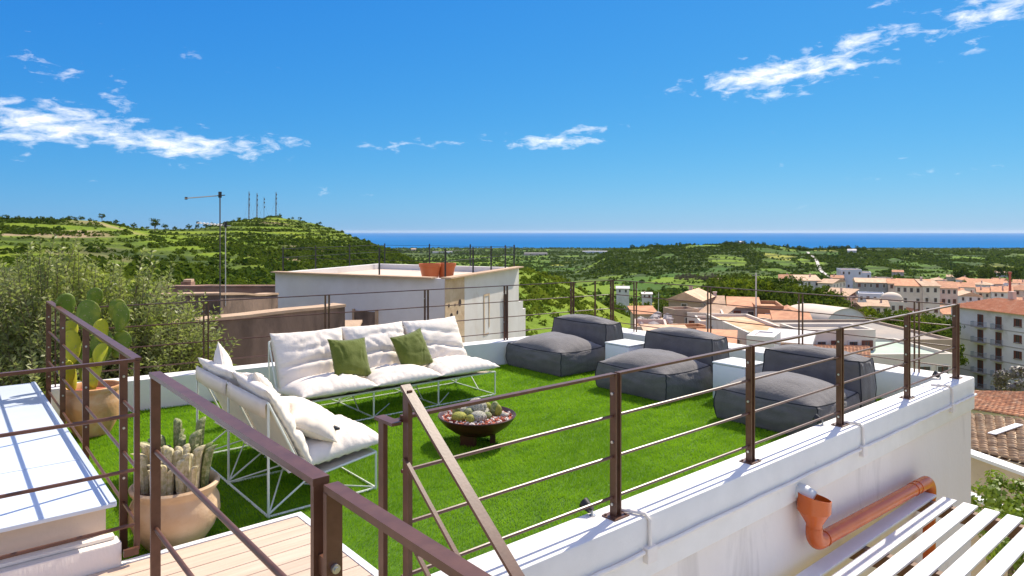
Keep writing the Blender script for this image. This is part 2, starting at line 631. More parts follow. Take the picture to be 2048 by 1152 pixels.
fl = MB()
fl.prism([(0.80, 2.785), (8.635, 2.785), (8.635, yback(8.635) - 0.135), (0.80, yback(0.8) - 0.135)], -0.018, 0.0)
tag(fl.build('terrace_floor', M_TURFB), kind='structure')


def turf():
    n = 460000
    rs = np.random.RandomState(3)
    # more fibres where the camera is near
    xs = rs.uniform(0.82, 8.63, n * 2)
    ys = rs.uniform(2.79, 8.6, n * 2)
    d = CA * xs + SA * ys
    keep = (np.abs(ys - 4.93 + 0.004 * np.sin(xs * 5)) > 0.006) & (np.abs(ys - 6.42 + 0.004 * np.sin(xs * 4)) > 0.006) & (ys < 8.83 - 0.1228 * xs - 0.14) & ~((xs < 1.9) & (ys < 4.46)) & (rs.rand(n * 2) < np.clip((5.5 / d) ** 1.3, 0.2, 1))
    xs, ys = xs[keep][:n], ys[keep][:n]
    d = CA * xs + SA * ys
    k = len(xs)
    wv = np.stack([np.sin(xs * 3.1 + np.sin(ys * 2.2) * 1.5), np.cos(ys * 2.7 + np.sin(xs * 1.7) * 1.4)], 1) * 0.012
    h = rs.uniform(0.016, 0.030, k)
    a = rs.uniform(0, 2 * np.pi, k)
    w = 0.0017 * np.clip(d / 4.5, 0.8, 2.2)
    lean = rs.normal(0, 0.009, (k, 2)) + wv
    base = np.stack([xs, ys, np.full(k, 0.001)], 1)
    sx = np.stack([np.cos(a) * w, np.sin(a) * w, np.zeros(k)], 1)
    tip = base + np.stack([lean[:, 0], lean[:, 1], h], 1)
    v = np.stack([base - sx, base + sx, tip], 1).reshape(-1, 3)
    f = np.arange(3 * k).reshape(-1, 3)
    o = place('artificial_turf', np_mesh('artificial_turf', v, f, M_TURF))
    tag(o, 'bright green artificial turf covering the roof terrace floor', 'turf', kind='stuff')


turf()

# ------------------------------------------------------------------ wooden deck
deck = thing('wooden_deck', 'pale wooden plank deck with white border at the terrace entrance', 'deck', (0.8, 3.5, 0))
DZ = 0.10
fr = MB()
fr.span((-2.0, 4.405, 0.0), (1.90, 4.45, DZ + 0.004))
fr.span((1.855, 2.79, 0.0), (1.90, 4.404, DZ + 0.004))
fr.build('white_border', M_TRIM, deck)
sb = MB()
sb.span((-2.0, 0.9, -0.1), (0.86, 2.75, DZ - 0.03))
sb.span((-2.0, 2.751, -0.1), (1.85, 4.40, DZ - 0.03))
sb.build('joists', M_BEAM, deck)
y = 4.40
k = 0
while y > 1.0:
    b = MB()
    xe = 1.852 if y - 0.14 > 2.76 else 0.86
    b.bbox((-2.0, y - 0.142, DZ - 0.026), (xe, y - 0.003, DZ), 0.003)
    b.build('plank', M_DECKW, deck)
    y -= 0.145
    k += 1
# stair running down towards the lower roof
stair = thing('stair', 'white stair going down beside the sloping handrail', 'stairs', (1.25, 2.0, -2))
for i in range(9):
    s = MB()
    s.span((0.92, 2.75 - 0.27 * (i + 1), -2.2), (1.53, 2.75 - 0.27 * i - 0.002, DZ - 0.19 * (i + 1)))
    s.build('step', M_WHITE, stair)

# ------------------------------------------------------------------ stairwell box with the pale sheet roof
bx = thing('stairwell_box', 'low cream stairwell box with pale blue white sheet roof', 'stairwell', (-0.9, 6.5, 0))
w = MB()
w.span((-3.0, 4.52, 0.0), (0.76, 8.45, 0.425))
w.build('wall', M_CREAM, bx)
w = MB()
w.bbox((-3.0, 4.40, 0.0), (0.82, 4.515, 0.235), 0.01)
w.bbox((-3.0, 4.455, 0.237), (0.795, 4.517, 0.258), 0.004)
w.build('plinth', M_WHITE, bx, smooth=30)
rf = MB()
rf.bbox((-3.0, 4.43, 0.43), (0.80, 8.5, 0.455), 0.005)
roof = rf.build('roof_sheet', M_SHEET, bx, smooth=30)
sm = MB()
sm.bbox((0.765, 4.431, 0.4555), (0.799, 8.499, 0.463), 0.002)
for yy in (5.42, 6.42, 7.42):
    sm.bbox((-3.0, yy, 0.4555), (0.76, yy + 0.012, 0.4585), 0.001)
sm.build('seam', M_SHEET, roof)

# ------------------------------------------------------------------ railings


def flat_post(root, x, y, z0, z1, ax, pair=True, gap=0.04, wide=0.045, thick=0.011, bolts=()):
    """one or two flat bars across the rail direction ax"""
    ax = Vector(ax).normalized()
    rz = math.atan2(ax.y, ax.x)
    for s in ((-1, 1) if pair else (0,)):
        m = MB()
        m.box((x + ax.x * s * gap / 2, y + ax.y * s * gap / 2, (z0 + z1) / 2), (thick, wide, z1 - z0), rz)
        p = m.build('post', M_IRON, root)
    nrm = Vector((ax.y, -ax.x, 0))
    for zb in bolts:
        for sg in (-1, 1):
            m = MB()
            c = Vector((x, y, zb)) + ax * sg * (gap / 2 + thick / 2 + 0.004)
            m.tube([c - ax * 0.005, c + ax * 0.005], 0.009, 8)
            m.build('bolt', M_ZINC, root)


def base_plate(root, x, y, z, rz=0.0):
    m = MB()
    m.box((x, y, z + 0.004), (0.13, 0.10, 0.008), rz)
    for sx in (-1, 1):
        for sy in (-1, 1):
            c = Matrix.Rotation(rz, 4, 'Z') @ Vector((sx * 0.048, sy * 0.035, 0))
            m.tube([(x + c.x, y + c.y, z + 0.006), (x + c.x, y + c.y, z + 0.016)], 0.008, 6)
    m.build('base_plate', M_IRON, root)


def rails(root, p0, p1, zs, r=0.0095, top=None, n=8):
    d = (Vector(p1) - Vector(p0)).normalized()
    for i, z in enumerate(zs):
        m = MB()
        a, c = Vector((p0[0], p0[1], z)), Vector((p1[0], p1[1], z))
        if i == 0 and top:
            m.bar(a, c, top[0], top[1])
            m.build('top_rail', M_IRON, root)
        else:
            m.tube([a, c], r, n)
            m.build('rail', M_IRON, root, smooth=True)


ZR = (1.172, 0.93, 0.694, 0.46)
# front parapet railing
rail = thing('railing', 'brown steel railing along the front parapet above the drain pipe', 'railing', (5.2, 2.64, PAR))
XS = [1.57, 3.03, 4.49, 5.92, 7.40, 8.82]
for i in range(len(XS) - 1):
    rails(rail, (XS[i] + 0.024, 2.64), (XS[i + 1] - 0.024, 2.64), ZR, top=(0.034, 0.014))
for i, x in enumerate(XS):
    if i == 0:
        continue
    if i == len(XS) - 1:
        flat_post(rail, x, 2.64, PAR + .008, ZR[0] + 0.006, (1, 0, 0), pair=True, gap=0.09, bolts=(1.05,))
    else:
        flat_post(rail, x, 2.64, PAR + .008, ZR[0] + 0.006, (1, 0, 0), bolts=(1.06, 0.78, 0.42))
    base_plate(rail, x, 2.64, PAR)
# end of that railing by the stair: two flat posts with a bent top plate
flat_post(rail, 1.545, 2.72, 0.0, 1.15, (1, 0, 0), pair=False, wide=0.045, thick=0.022)
m = MB()
m.bar((1.545, 2.755, 1.158), (1.545, 2.60, 1.158), 0.05, 0.014)
m.bar((1.545, 2.647, 1.158), (1.60, 2.647, 1.158), 0.034, 0.0132)
m.build('end_plate', M_IRON, rail)

# sloping stair railing
srl = thing('stair_railing', 'sloping brown stair handrail with two lower bars descending towards the viewer', 'railing', (1.60, 2.6, 0))
m = MB()
m.bar((1.60, 2.60, -0.3), (1.60, 2.60, 1.30), 0.022, 0.045, up=(0, 1, 0))
m.build('post', M_IRON, srl)
sl = 0.534 / 0.74
for i, z in enumerate((1.315, 1.0, 0.69)):
    m = MB()
    y0 = 2.622 if i == 0 else 2.60
    if i == 0:
        m.bar((1.60, y0, z), (1.60, 0.6, z - sl * (y0 - 0.6)), 0.048, 0.014)
        m.build('handrail', M_IRON, srl)
    else:
        m.bar((1.585, y0, z), (1.585, 0.6, z - sl * (y0 - 0.6)), 0.018, 0.014)
        m.build('rail', M_IRON, srl)
m = MB()
m.bar((1.60, 0.62, -1.6), (1.60, 0.62, -0.15), 0.022, 0.045, up=(0, 1, 0))
m.build('post', M_IRON, srl)

# back railing
brl = thing('railing', 'thin brown steel railing on the back parapet behind the white sofa', 'railing', (4.8, yback(4.8), PAR))
ang = math.atan2(-0.1228, 1.0)
axb = (math.cos(ang), math.sin(ang), 0)
XB = [1.02, 2.47, 3.92, 5.34, 6.67, 7.95, 8.80]
for i in range(len(XB) - 1):
    rails(brl, (XB[i], yback(XB[i])), (XB[i + 1], yback(XB[i + 1])), ZR, r=0.007, top=(0.022, 0.012))
for x in XB:
    flat_post(brl, x, yback(x), PAR - 0.001, ZR[0] + 0.006, axb, gap=0.05, wide=0.035, thick=0.014, bolts=(1.05, 0.62))
flat_post(brl, 8.43, yback(8.43), PAR - 0.001, ZR[0] + 0.006, axb, pair=False, wide=0.02, thick=0.02)
# side railing behind the pouffes
srr = thing('railing', 'thin brown steel railing on the parapet behind the grey pouffes', 'railing', (8.82, 5.2, PAR))
YS = [2.70, 3.05, 4.46, 5.87, 7.28, 7.72]
for i in range(len(YS) - 1):
    rails(srr, (8.84, YS[i]), (8.84, YS[i + 1]), ZR, r=0.007, top=(0.022, 0.012))
for y in YS[1:-1]:
    flat_post(srr, 8.84, y, PAR - 0.001, ZR[0] + 0.006, (0, 1, 0), gap=0.05, wide=0.02, thick=0.014, bolts=(1.05,))

# left railing beside the stairwell box (three panels, turns at its near end)
lrl = thing('railing', 'brown steel railing with flat top bar in front of the prickly pear', 'railing', (0.90, 6.6, 0))
ZL = (1.26, 0.945, 0.63, 0.315)
YL = [4.42, 4.80, 6.24, 7.57, 8.66]
rails(lrl, (0.90, YL[0]), (0.93, YL[-1]), ZL, r=0.010, top=(0.05, 0.018))
for i, y in enumerate(YL):
    flat_post(lrl, 0.90 + 0.03 * (y - 4.42) / 4.24, y, 0.16 if i == 0 else 0.0, ZL[0] - 0.010, (0, 1, 0), pair=False, wide=0.03 if i == 0 else 0.045, thick=0.016, bolts=())
    if i:
        for zb in (1.10, 0.78, 0.47):
            m = MB()
            xx = 0.90 + 0.03 * (y - 4.42) / 4.24
            m.tube([(xx, y - 0.014, zb), (xx, y - 0.005, zb)], 0.008, 8)
            m.build('bolt', M_ZINC, lrl)
m = MB()
m.span((0.80, 4.77, 0.001), (0.94, 4.85, 0.012))
m.build('base_plate', M_IRON, lrl)
rails(lrl, (0.885, 4.40), (-1.9, 4.385), (1.26, 0.945, 0.63, 0.315), r=0.011, top=(0.03, 0.018))
flat_post(lrl, -1.9, 4.385, 0.26, 1.255, (1, 0, 0), pair=False)
m = MB()
m.span((0.825, 4.37, 0.15), (0.90, 4.395, 0.19))
m.build('base_plate', M_IRON, lrl)

# near railing on the deck
nrl = thing('railing', 'near brown railing with broad flat handrail crossing the wooden deck', 'railing', (0.876, 2.9, 0.1))
ZN = (1.262, 0.865, 0.465)
rails(nrl, (0.876, 3.90), (0.876, 1.905), ZN, r=0.012, top=(0.052, 0.022), n=10)
m = MB()
m.box((0.876, 3.882, (0.1 + 1.25) / 2), (0.046, 0.022, 1.15))
m.build('post', M_IRON, nrl)
m = MB()
m.box((0.876, 1.918, (0.1 + 1.25) / 2), (0.046, 0.022, 1.15))
m.build('post', M_IRON, nrl)
m = MB()
m.box((0.892, 1.862, (0.1 + 1.24) / 2), (0.050, 0.022, 1.14))
m.build('post', M_IRON, nrl)
m = MB()
m.bar((0.892, 1.875, 1.250), (0.892, 0.3, 1.250), 0.046, 0.022)
m.build('top_rail', M_IRON, nrl)
m = MB()
m.box((0.884, 1.889, 1.02), (0.034, 0.032, 0.055))
m.build('link_plate', M_IRON, nrl)
m = MB()
m.tube([(0.892, 1.852, 1.02), (0.892, 1.838, 1.02)], 0.013, 12)
m.tube([(0.892, 1.839, 1.02), (0.892, 1.834, 1.02)], 0.008, 6)
m.build('bolt', M_ZINC, nrl, smooth=True)
rails(nrl, (0.892, 1.85), (0.892, 0.3), (0.86, 0.46), r=0.012)
m = MB()
m.box((0.892, 0.32, 0.67), (0.046, 0.022, 1.14))
m.build('post', M_IRON, nrl)

# ------------------------------------------------------------------ soft things


def creases(rs, n, amp, lmax=1.2):
    out = []
    for _ in range(n):
        out.append((rs.uniform(-0.9, 0.9), rs.uniform(-0.9, 0.9), rs.uniform(0, math.pi), rs.uniform(0.04, 0.10), rs.uniform(0.35, lmax), rs.uniform(0.4, 1.0) * amp))
    return out


def crease_at(cr, u, v):
    z = 0.0
    for (cu, cv, a, wd, ln, dp) in cr:
        du, dv = u - cu, v - cv
        al = du * math.cos(a) + dv * math.sin(a)
        ac = -du * math.sin(a) + dv * math.cos(a) + 0.08 * math.sin(al * 4 + cu * 9)
        if abs(ac) < wd * 4 and abs(al) < ln * 2.2:
            e = math.exp(-(al / ln) ** 2)
            z -= dp * e * (math.exp(-(ac / wd) ** 2) - 0.6 * math.exp(-((abs(ac) - wd * 1.8) / wd) ** 2))
    return z


def pillow(w, h, t, seed=0, n=36, amp=0.012, ncr=9, pinch=0.07, flat_back=0.5, extra=None, p=2.4, gather=0.006):
    """a sewn cushion lying in local xy, bulging to +z (and less to -z)"""
    rs = random.Random(seed)
    cr = creases(rs, ncr, amp)
    cr2 = creases(rs, ncr // 2, amp * 0.6)
    m = MB()
    idx = {}

    def pos(u, v, side):
        x = u * w / 2 * (1 - pinch * (1 - v * v) * abs(u) ** 3)
        y = v * h / 2 * (1 - pinch * (1 - u * u) * abs(v) ** 3)
        e = max(0.0, (1 - abs(u) ** p) * (1 - abs(v) ** p)) ** 0.5
        z = t / 2 * e * (1.0 if side > 0 else flat_back)
        edge = max(abs(u), abs(v))
        s = u if abs(v) > abs(u) else v
        z += gather * math.sin(s * 34 + seed + 3 * mnoise.noise(Vector((u * 2, v * 2, seed)))) * math.exp(-(1 - edge) / 0.16) * min(1.0, (1 - edge) * 12)
        z += e * (crease_at(cr, u, v) if side > 0 else crease_at(cr2, u, v))
        z += e * 0.010 * mnoise.noise(Vector((u * 2.3 + seed, v * 2.3, side * 3.1)))
        if extra and side > 0:
            z += extra(u, v) * e
        x += 0.006 * mnoise.noise(Vector((v * 3 + seed, u * 3, 5)))
        y += 0.006 * mnoise.noise(Vector((u * 3, v * 3 + seed, 8)))
        return (x, y, z if side > 0 else -z)

    def us(i):
        s = -1 + 2 * i / n
        return math.copysign(1 - (1 - abs(s)) ** 1.25, s)

    for side in (1, -1):
        for j in range(n + 1):
            for i in range(n + 1):
                border = i in (0, n) or j in (0, n)
                if border and side < 0:
                    idx[(side, i, j)] = idx[(1, i, j)]
                    continue
                idx[(side, i, j)] = len(m.v)
                m.v.append(pos(us(i), us(j), side))
    for side in (1, -1):
        for j in range(n):
            for i in range(n):
                q = [idx[(side, i, j)], idx[(side, i + 1, j)], idx[(side, i + 1, j + 1)], idx[(side, i, j + 1)]]
                m.f.append(tuple(q if side > 0 else reversed(q)))
                m.mi.append(0)
    return m


def edge_piping(w, h, pinch=0.07, r=0.005, seed=0):
    pts = []
    K = 14
    for (ua, va, ub, vb) in ((-1, -1, 1, -1), (1, -1, 1, 1), (1, 1, -1, 1), (-1, 1, -1, -1)):
        for k in range(K):
            s = k / K
            u, v = ua + (ub - ua) * s, va + (vb - va) * s
            x = u * w / 2 * (1 - pinch * (1 - v * v) * abs(u) ** 3) + 0.006 * mnoise.noise(Vector((v * 3 + seed, u * 3, 5)))
            y = v * h / 2 * (1 - pinch * (1 - u * u) * abs(v) ** 3) + 0.006 * mnoise.noise(Vector((u * 3, v * 3 + seed, 8)))
            pts.append((x, y, 0))
    pts.append(pts[0])
    return MB().tube(pts, r, 6, cap=False)


def sofa(label, loc, rz, n, mod, seed):
    root = thing('sofa', label, 'sofa', loc, rz)
    L = n * mod
    D, ZS, ZB = 0.84, 0.29, 0.80
    f = MB()
    r = 0.0095
    for (y, z) in ((0, 0.012), (0, ZS), (D, 0.012), (D, ZB)):
        f.tube([(0, y, z), (L, y, z)], r, 6)
    f.tube([(0, 0.56, 0.21), (L, 0.56, 0.21)], r, 6)
    f.build('frame', M_WIRE, root, smooth=True, local=True)
    for i in range(n + 1):
        x = i * mod
        m = MB()
        m.tube([(x, 0, 0), (x, 0, ZS)], r, 6)
        m.build('leg', M_WIRE, root, smooth=True, local=True)
        m = MB()
        m.tube([(x, D, 0), (x, D, ZB)], r, 6)
        m.build('leg', M_WIRE, root, smooth=True, local=True)
        m = MB()
        m.tube([(x, 0, 0.012), (x, D, 0.012)], r, 6)
        m.tube([(x, 0, ZS), (x, 0.56, 0.21), (x, D, ZB)], r, 6)
        m.tube([(x, D, 0.03), (x, 0.56, 0.21)], 0.007, 6)
        m.tube([(x, 0.34, 0.014), (x, 0.56, 0.21)], 0.007, 6)
        m.build('side_brace', M_WIRE, root, smooth=True, local=True)
        if i < n:
            m = MB()
            m.tube([(x, D, 0.02), (x + mod * 0.5, 0.56, 0.21)], 0.006, 6)
            m.tube([(x + mod, D, 0.02), (x + mod * 0.5, 0.56, 0.21)], 0.006, 6)
            m.tube([(x, 0.0, 0.02), (x + mod * 0.5, 0.40, 0.02)], 0.006, 6)
            m.build('cross_brace', M_WIRE, root, smooth=True, local=True)
            # canvas sling: over the back rail, down to the seat
            s = MB()
            K = 14
            prof = []
            for k in range(K + 1):
                q = k / K
                prof.append((D - 0.285 * q - 0.02 * math.sin(q * math.pi), ZB + 0.005 - 0.60 * q))
            prof = [(D + 0.012, ZB - 0.10), (D + 0.014, ZB - 0.02), (D + 0.004, ZB + 0.014)] + prof
            xa, xb = x + 0.018, x + mod - 0.018
            vs, fs = [], []
            J = 8
            for (yy, zz) in prof:
                for j in range(J + 1):
                    u = j / J
                    xx = xa + (xb - xa) * u
                    off = 0.012 * math.sin(u * math.pi) + 0.004 * mnoise.noise(Vector((u * 4, zz * 5, i + seed)))
                    vs.append((xx, yy + off, zz - 0.006 * math.sin(u * math.pi)))
            for a in range(len(prof) - 1):
                for j in range(J):
                    q = a * (J + 1) + j
                    fs.append((q, q + 1, q + J + 2, q + J + 1))
            s.add(vs, fs)
            o = s.build('canvas_back', M_CANVAS, root, smooth='all', local=True)
            md = o.modifiers.new('thick', 'SOLIDIFY')
            md.thickness = 0.006
            s = MB()
            s.box((x + mod / 2, 0.29, 0.245), (mod - 0.04, 0.56, 0.006), mtx=Matrix.Rotation(-0.14, 4, 'X'))
            s.build('canvas_seat', M_CANVAS, root, local=True)
            # cushions
            sd = seed * 10 + i
            seat = pillow(mod * 1.02, 0.80, 0.30, sd, amp=0.018, ncr=9, pinch=0.04, flat_back=0.35, gather=0.011)
            seat.xform(frame((x + mod / 2, 0.30, 0.325), (1, 0, 0), (0, 1, -0.10)))
            so = seat.build('seat_cushion', M_CUSH, root, smooth='all', local=True)

            def fold(u, v, s0=sd):
                q = v + 0.10 * math.sin(u * 2.2 + s0) + 0.05 * u
                q2 = v - 0.45 + 0.16 * math.sin(u * 1.7 + s0 * 2.1)
                return -0.050 * math.exp(-((q + 0.12) / 0.06) ** 2) + 0.018 * math.exp(-((q + 0.30) / 0.13) ** 2) - 0.022 * math.exp(-(q2 / 0.07) ** 2)
            bk = pillow(mod * 1.0, 0.72, 0.21, sd + 50, amp=0.016, ncr=8, pinch=0.05, flat_back=0.45, extra=fold, gather=0.010)
            c = Vector((x + mod / 2, 0.655, 0.575))
            tw = 0.05 * math.sin(sd * 1.7)
            bk.xform(frame(c, (1, tw, 0), (tw * 0.5, 0.33, 0.60)))
            bo = bk.build('back_cushion', M_CUSH, root, smooth='all', local=True)
    return root


sofa('long ivory three seat sofa with white wire frame by back parapet', (2.77, 6.53, 0), R(-1.0), 3, 0.82, 1)
sofa('ivory two seat sofa seen from behind, near cactus pot', (2.62, 4.72, 0), R(90), 2, 0.84, 4)


def loose_pillow(name, label, cat, w, h, t, m, c, xd, yd, seed, pip=None, group=None, amp=0.008, ncr=7):
    root = thing(name, label, cat, c, 0, group)
    F = frame((0, 0, 0), xd, yd)
    p = pillow(w, h, t, seed, amp=amp, ncr=ncr, pinch=0.10, flat_back=1.0)
    p.xform(F)
    p.build('cover', m, root, smooth='all', local=True)
    e = edge_piping(w, h, 0.10, 0.0045, seed)
    e.xform(F)
    e.build('seam', pip or m, root, smooth=True, local=True)
    return root


# green pillows leaning on the long sofa's back cushions
loose_pillow('throw_pillow', 'olive green square pillow at the middle left of the long sofa', 'pillow', 0.47, 0.45, 0.17, M_GREEN, (3.48, 6.84, 0.615), (1, 0.10, -0.07), (0.02, 0.30, 0.62), 21)
loose_pillow('throw_pillow', 'olive green square pillow nearer the right end of the long sofa', 'pillow', 0.47, 0.45, 0.17, M_GREEN, (4.30, 6.88, 0.60), (1, 0.16, 0.13), (-0.10, 0.28, 0.62), 22)
# pillows on the two seat sofa
loose_pillow('throw_pillow', 'small ivory pillow with dark toggles lying on the near seat', 'pillow', 0.42, 0.40, 0.17, M_CANVAS, (2.22, 4.99, 0.54), (0.35, 0.75, 0.10), (0.62, -0.18, -0.30), 31)
loose_pillow('throw_pillow', 'ivory square pillow poking up over the far end of the two seat sofa', 'pillow', 0.44, 0.44, 0.16, M_CUSH, (1.93, 6.10, 0.74), (0.10, 0.75, 0.62), (-0.32, -0.55, 0.72), 32)
loose_pillow('throw_pillow', 'crumpled ivory pillow over the middle of the two seat sofa back', 'pillow', 0.46, 0.42, 0.18, M_CUSH, (1.96, 5.36, 0.72), (0.05, 0.95, -0.15), (-0.42, 0.05, 0.75), 33, amp=0.02, ncr=14)
tg = thing('toggle_pair', 'pair of small dark toggles beside the near ivory pillow', 'toggle', (2.33, 4.86, 0.47))
for dy in (0, 0.035):
    m = MB()
    m.tube([(2.30, 4.90 - dy, 0.497), (2.335, 4.875 - dy, 0.50), (2.37, 4.865 - dy, 0.495)], [0.012, 0.019, 0.010], 8)
    m.build('toggle', M_BLACK, tg, smooth=True)


def soft_box(c, dims, bulge, seed, n=30, top_in=0.0):
    """bean bag block with sewn edges: returns deform(p) for p in the unit cube"""
    hx, hy, hz = dims[0] / 2, dims[1] / 2, dims[2] / 2
    bxx, byy, bt = bulge

    def deform(p):
        x, y, z = p
        ux, uy, uz = 1 - x * x, 1 - y * y, 1 - z * z
        X = hx * x * (1 - top_in * max(0, z)) + math.copysign(1, x) * bxx * abs(x) ** 4 * (0.25 + 0.75 * uz) * (0.5 + 0.5 * uy)
        Y = hy * y * (1 - top_in * max(0, z)) + math.copysign(1, y) * byy * abs(y) ** 4 * (0.25 + 0.75 * uz) * (0.5 + 0.5 * ux)
        Z = hz * z
        if z > 0:
            Z += z ** 3 * bt * (max(ux, 0) ** 0.6) * (max(uy, 0) ** 0.6)
            Z -= z * 0.018 * (abs(x) ** 6 + abs(y) ** 6) * (ux + uy)
        # gathers next to the seams
        t = y if abs(x) > abs(y) else x
        g = math.exp(-(1 - abs(z)) / 0.22) * min(1, (1 - abs(z)) * 9)
        side = max(abs(x), abs(y)) ** 12
        nz = mnoise.noise(Vector((x * 2.2 + seed, y * 2.2, z * 2.2)))
        k = 0.024 * math.sin(t * 38 + 5 * nz + seed) * g * side * (0.35 + 0.65 * max(0, math.sin(t * 3.1 + seed) ** 2))
        if abs(x) > abs(y):
            X += math.copysign(k, x)
        else:
            Y += math.copysign(k, y)
        if z > 0.98:
            e = max(abs(x), abs(y))
            Z += 0.008 * math.sin((y if abs(x) > abs(y) else x) * 26 + 4 * nz) * math.exp(-(1 - e) / 0.10) * min(1, (1 - e) * 12)
            Z += 0.016 * nz * ux * uy + 0.008 * mnoise.noise(Vector((x * 5, y * 5, seed))) * ux * uy
        else:
            Y += 0.012 * nz * side
            X += 0.012 * mnoise.noise(Vector((y * 2.2 + 7, z * 2.2, x * 2.2 + seed))) * side
        return Vector((c[0] + X, c[1] + Y, c[2] + Z))
    return deform


def soft_block(name, parent, c, dims, bulge, seed, n=30, top_in=0.0):
    df = soft_box(c, dims, bulge, seed, n, top_in)
    bm = bmesh.new()

    def s(i):
        q = -1 + 2 * i / n
        return math.copysign(1 - (1 - abs(q)) ** 1.2, q)
    key = {}

    def vert(p):
        k = tuple(round(a, 5) for a in p)
        if k not in key:
            key[k] = bm.verts.new(df(p))
        return key[k]
    for ax in range(3):
        for sg in (-1, 1):
            if ax == 2 and sg == -1:
                n2 = n
            for i in range(n):
                for j in range(n):
                    q = []
                    for (a, bb) in ((i, j), (i + 1, j), (i + 1, j + 1), (i, j + 1)):
                        p = [0, 0, 0]
                        p[ax] = sg
                        p[(ax + 1) % 3] = s(a)
                        p[(ax + 2) % 3] = s(bb)
                        q.append(vert(p))
                    bm.faces.new(q if sg > 0 else list(reversed(q)))
    me = bpy.data.meshes.new(name)
    bm.to_mesh(me)
    bm.free()
    me.materials.append(M_GREY)
    me.polygons.foreach_set('use_smooth', [True] * len(me.polygons))
    me.set_sharp_from_angle(angle=R(60))
    o = place(name, me, parent)
    pm = MB()
    K = 22
    for zz in (1, -1):
        loop = []
        for (xa, ya, xb, yb) in ((-1, -1, 1, -1), (1, -1, 1, 1), (1, 1, -1, 1), (-1, 1, -1, -1)):
            for k in range(K):
                q = k / K
                loop.append(df((xa + (xb - xa) * q, ya + (yb - ya) * q, zz)))
        loop.append(loop[0])
        pm.tube(loop, 0.0065, 6, cap=False)
    for (xx, yy) in ((-1, -1), (1, -1), (1, 1), (-1, 1)):
        pm.tube([df((xx, yy, -1 + 2 * k / 10)) for k in range(11)], 0.0065, 6, cap=False)
    pm.build('piping', M_PIPE_DK, o, smooth=True)
    return o


def pouffe(label, x0, x1, y0, y1, seed, hs=0.345):
    root = thing('lounge_pouffe', label, 'pouffe', ((x0 + x1) / 2, (y0 + y1) / 2, 0), 0, 'charcoal lounge pouffes')
    soft_block('seat', root, ((x0 + x1) / 2, (y0 + y1) / 2, hs / 2), (x1 - x0, y1 - y0, hs - 0.02), (0.065, 0.065, 0.165), seed)
    xb = x1 + 0.20
    soft_block('back_bolster', root, (xb, (y0 + y1) / 2 - 0.02, 0.335), (0.32, (y1 - y0) * 1.0, 0.63), (0.045, 0.04, 0.07), seed + 9, top_in=0.03)
    return root


pouffe('charcoal lounge pouffe with bolster farthest from viewer, beside the back parapet', 6.56, 7.42, 6.70, 7.80, 1.3)
pouffe('middle charcoal lounge pouffe with bolster between the two white cubes', 6.50, 7.38, 4.90, 5.94, 4.1)
pouffe('charcoal lounge pouffe with bolster nearest the front parapet and its railing', 6.40, 7.28, 3.08, 4.14, 7.7)
for (lb, xa, ya) in (('white cube side table farther away, between farthest and middle pouffes', 7.20, 6.04), ('white cube side table nearer, between middle and nearest pouffes', 7.10, 4.24)):
    t = thing('cube_table', lb, 'side table', (xa + .21, ya + .21, 0), 0, 'white cube tables')
    m = MB()
    m.bbox((xa, ya, 0.0), (xa + 0.43, ya + 0.43, 0.425), 0.012)
    m.build('body', M_CUBE, t, smooth=30)
    m = MB()
    m.bbox((xa - 0.004, ya - 0.004, 0.428), (xa + 0.434, ya + 0.434, 0.45), 0.006)
    m.build('top', M_CUBE, t, smooth=30)

# ------------------------------------------------------------------ bowl planter on the turf
BX, BY = 3.94, 5.16
bowl = thing('bowl_planter', 'dark brown shallow bowl of cacti and gravel on the turf', 'planter', (BX, BY, 0))
m = MB()
m.lathe([(0.0, 0.078), (0.13, 0.080), (0.22, 0.115), (0.31, 0.180), (0.358, 0.236), (0.372, 0.262), (0.366, 0.268), (0.352, 0.262), (0.34, 0.238), (0.30, 0.215), (0.0, 0.205)], 48, (BX, BY, 0))
m.build('bowl', M_BOWL, bowl, smooth=50)
for k in range(3):
    a = R(200 + 120 * k)
    m = MB()
    c = Vector((BX + 0.15 * math.cos(a), BY + 0.15 * math.sin(a), 0.055))
    m.box(c, (0.05, 0.15, 0.11), a)
    m.build('foot', M_BOWL, bowl)
m = MB()
m.lathe([(0.335, 0.236), (0.2, 0.243), (0.0, 0.246)], 40, (BX, BY, 0))
m.build('soil', M_REDG, bowl)
rs = random.Random(5)
ICO = [(0, 0, -1), (0.72, -0.53, -0.45), (-0.28, -0.85, -0.45), (-0.89, 0, -0.45), (-0.28, 0.85, -0.45), (0.72, 0.53, -0.45), (0.28, -0.85, 0.45), (-0.72, -0.53, 0.45), (-0.72, 0.53, 0.45), (0.28, 0.85, 0.45), (0.89, 0, 0.45), (0, 0, 1)]
ICF = [(0, 1, 2), (1, 0, 5), (0, 2, 3), (0, 3, 4), (0, 4, 5), (1, 5, 10), (2, 1, 6), (3, 2, 7), (4, 3, 8), (5, 4, 9), (1, 10, 6), (2, 6, 7), (3, 7, 8), (4, 8, 9), (5, 9, 10), (6, 10, 11), (7, 6, 11), (8, 7, 11), (9, 8, 11), (10, 9, 11)]
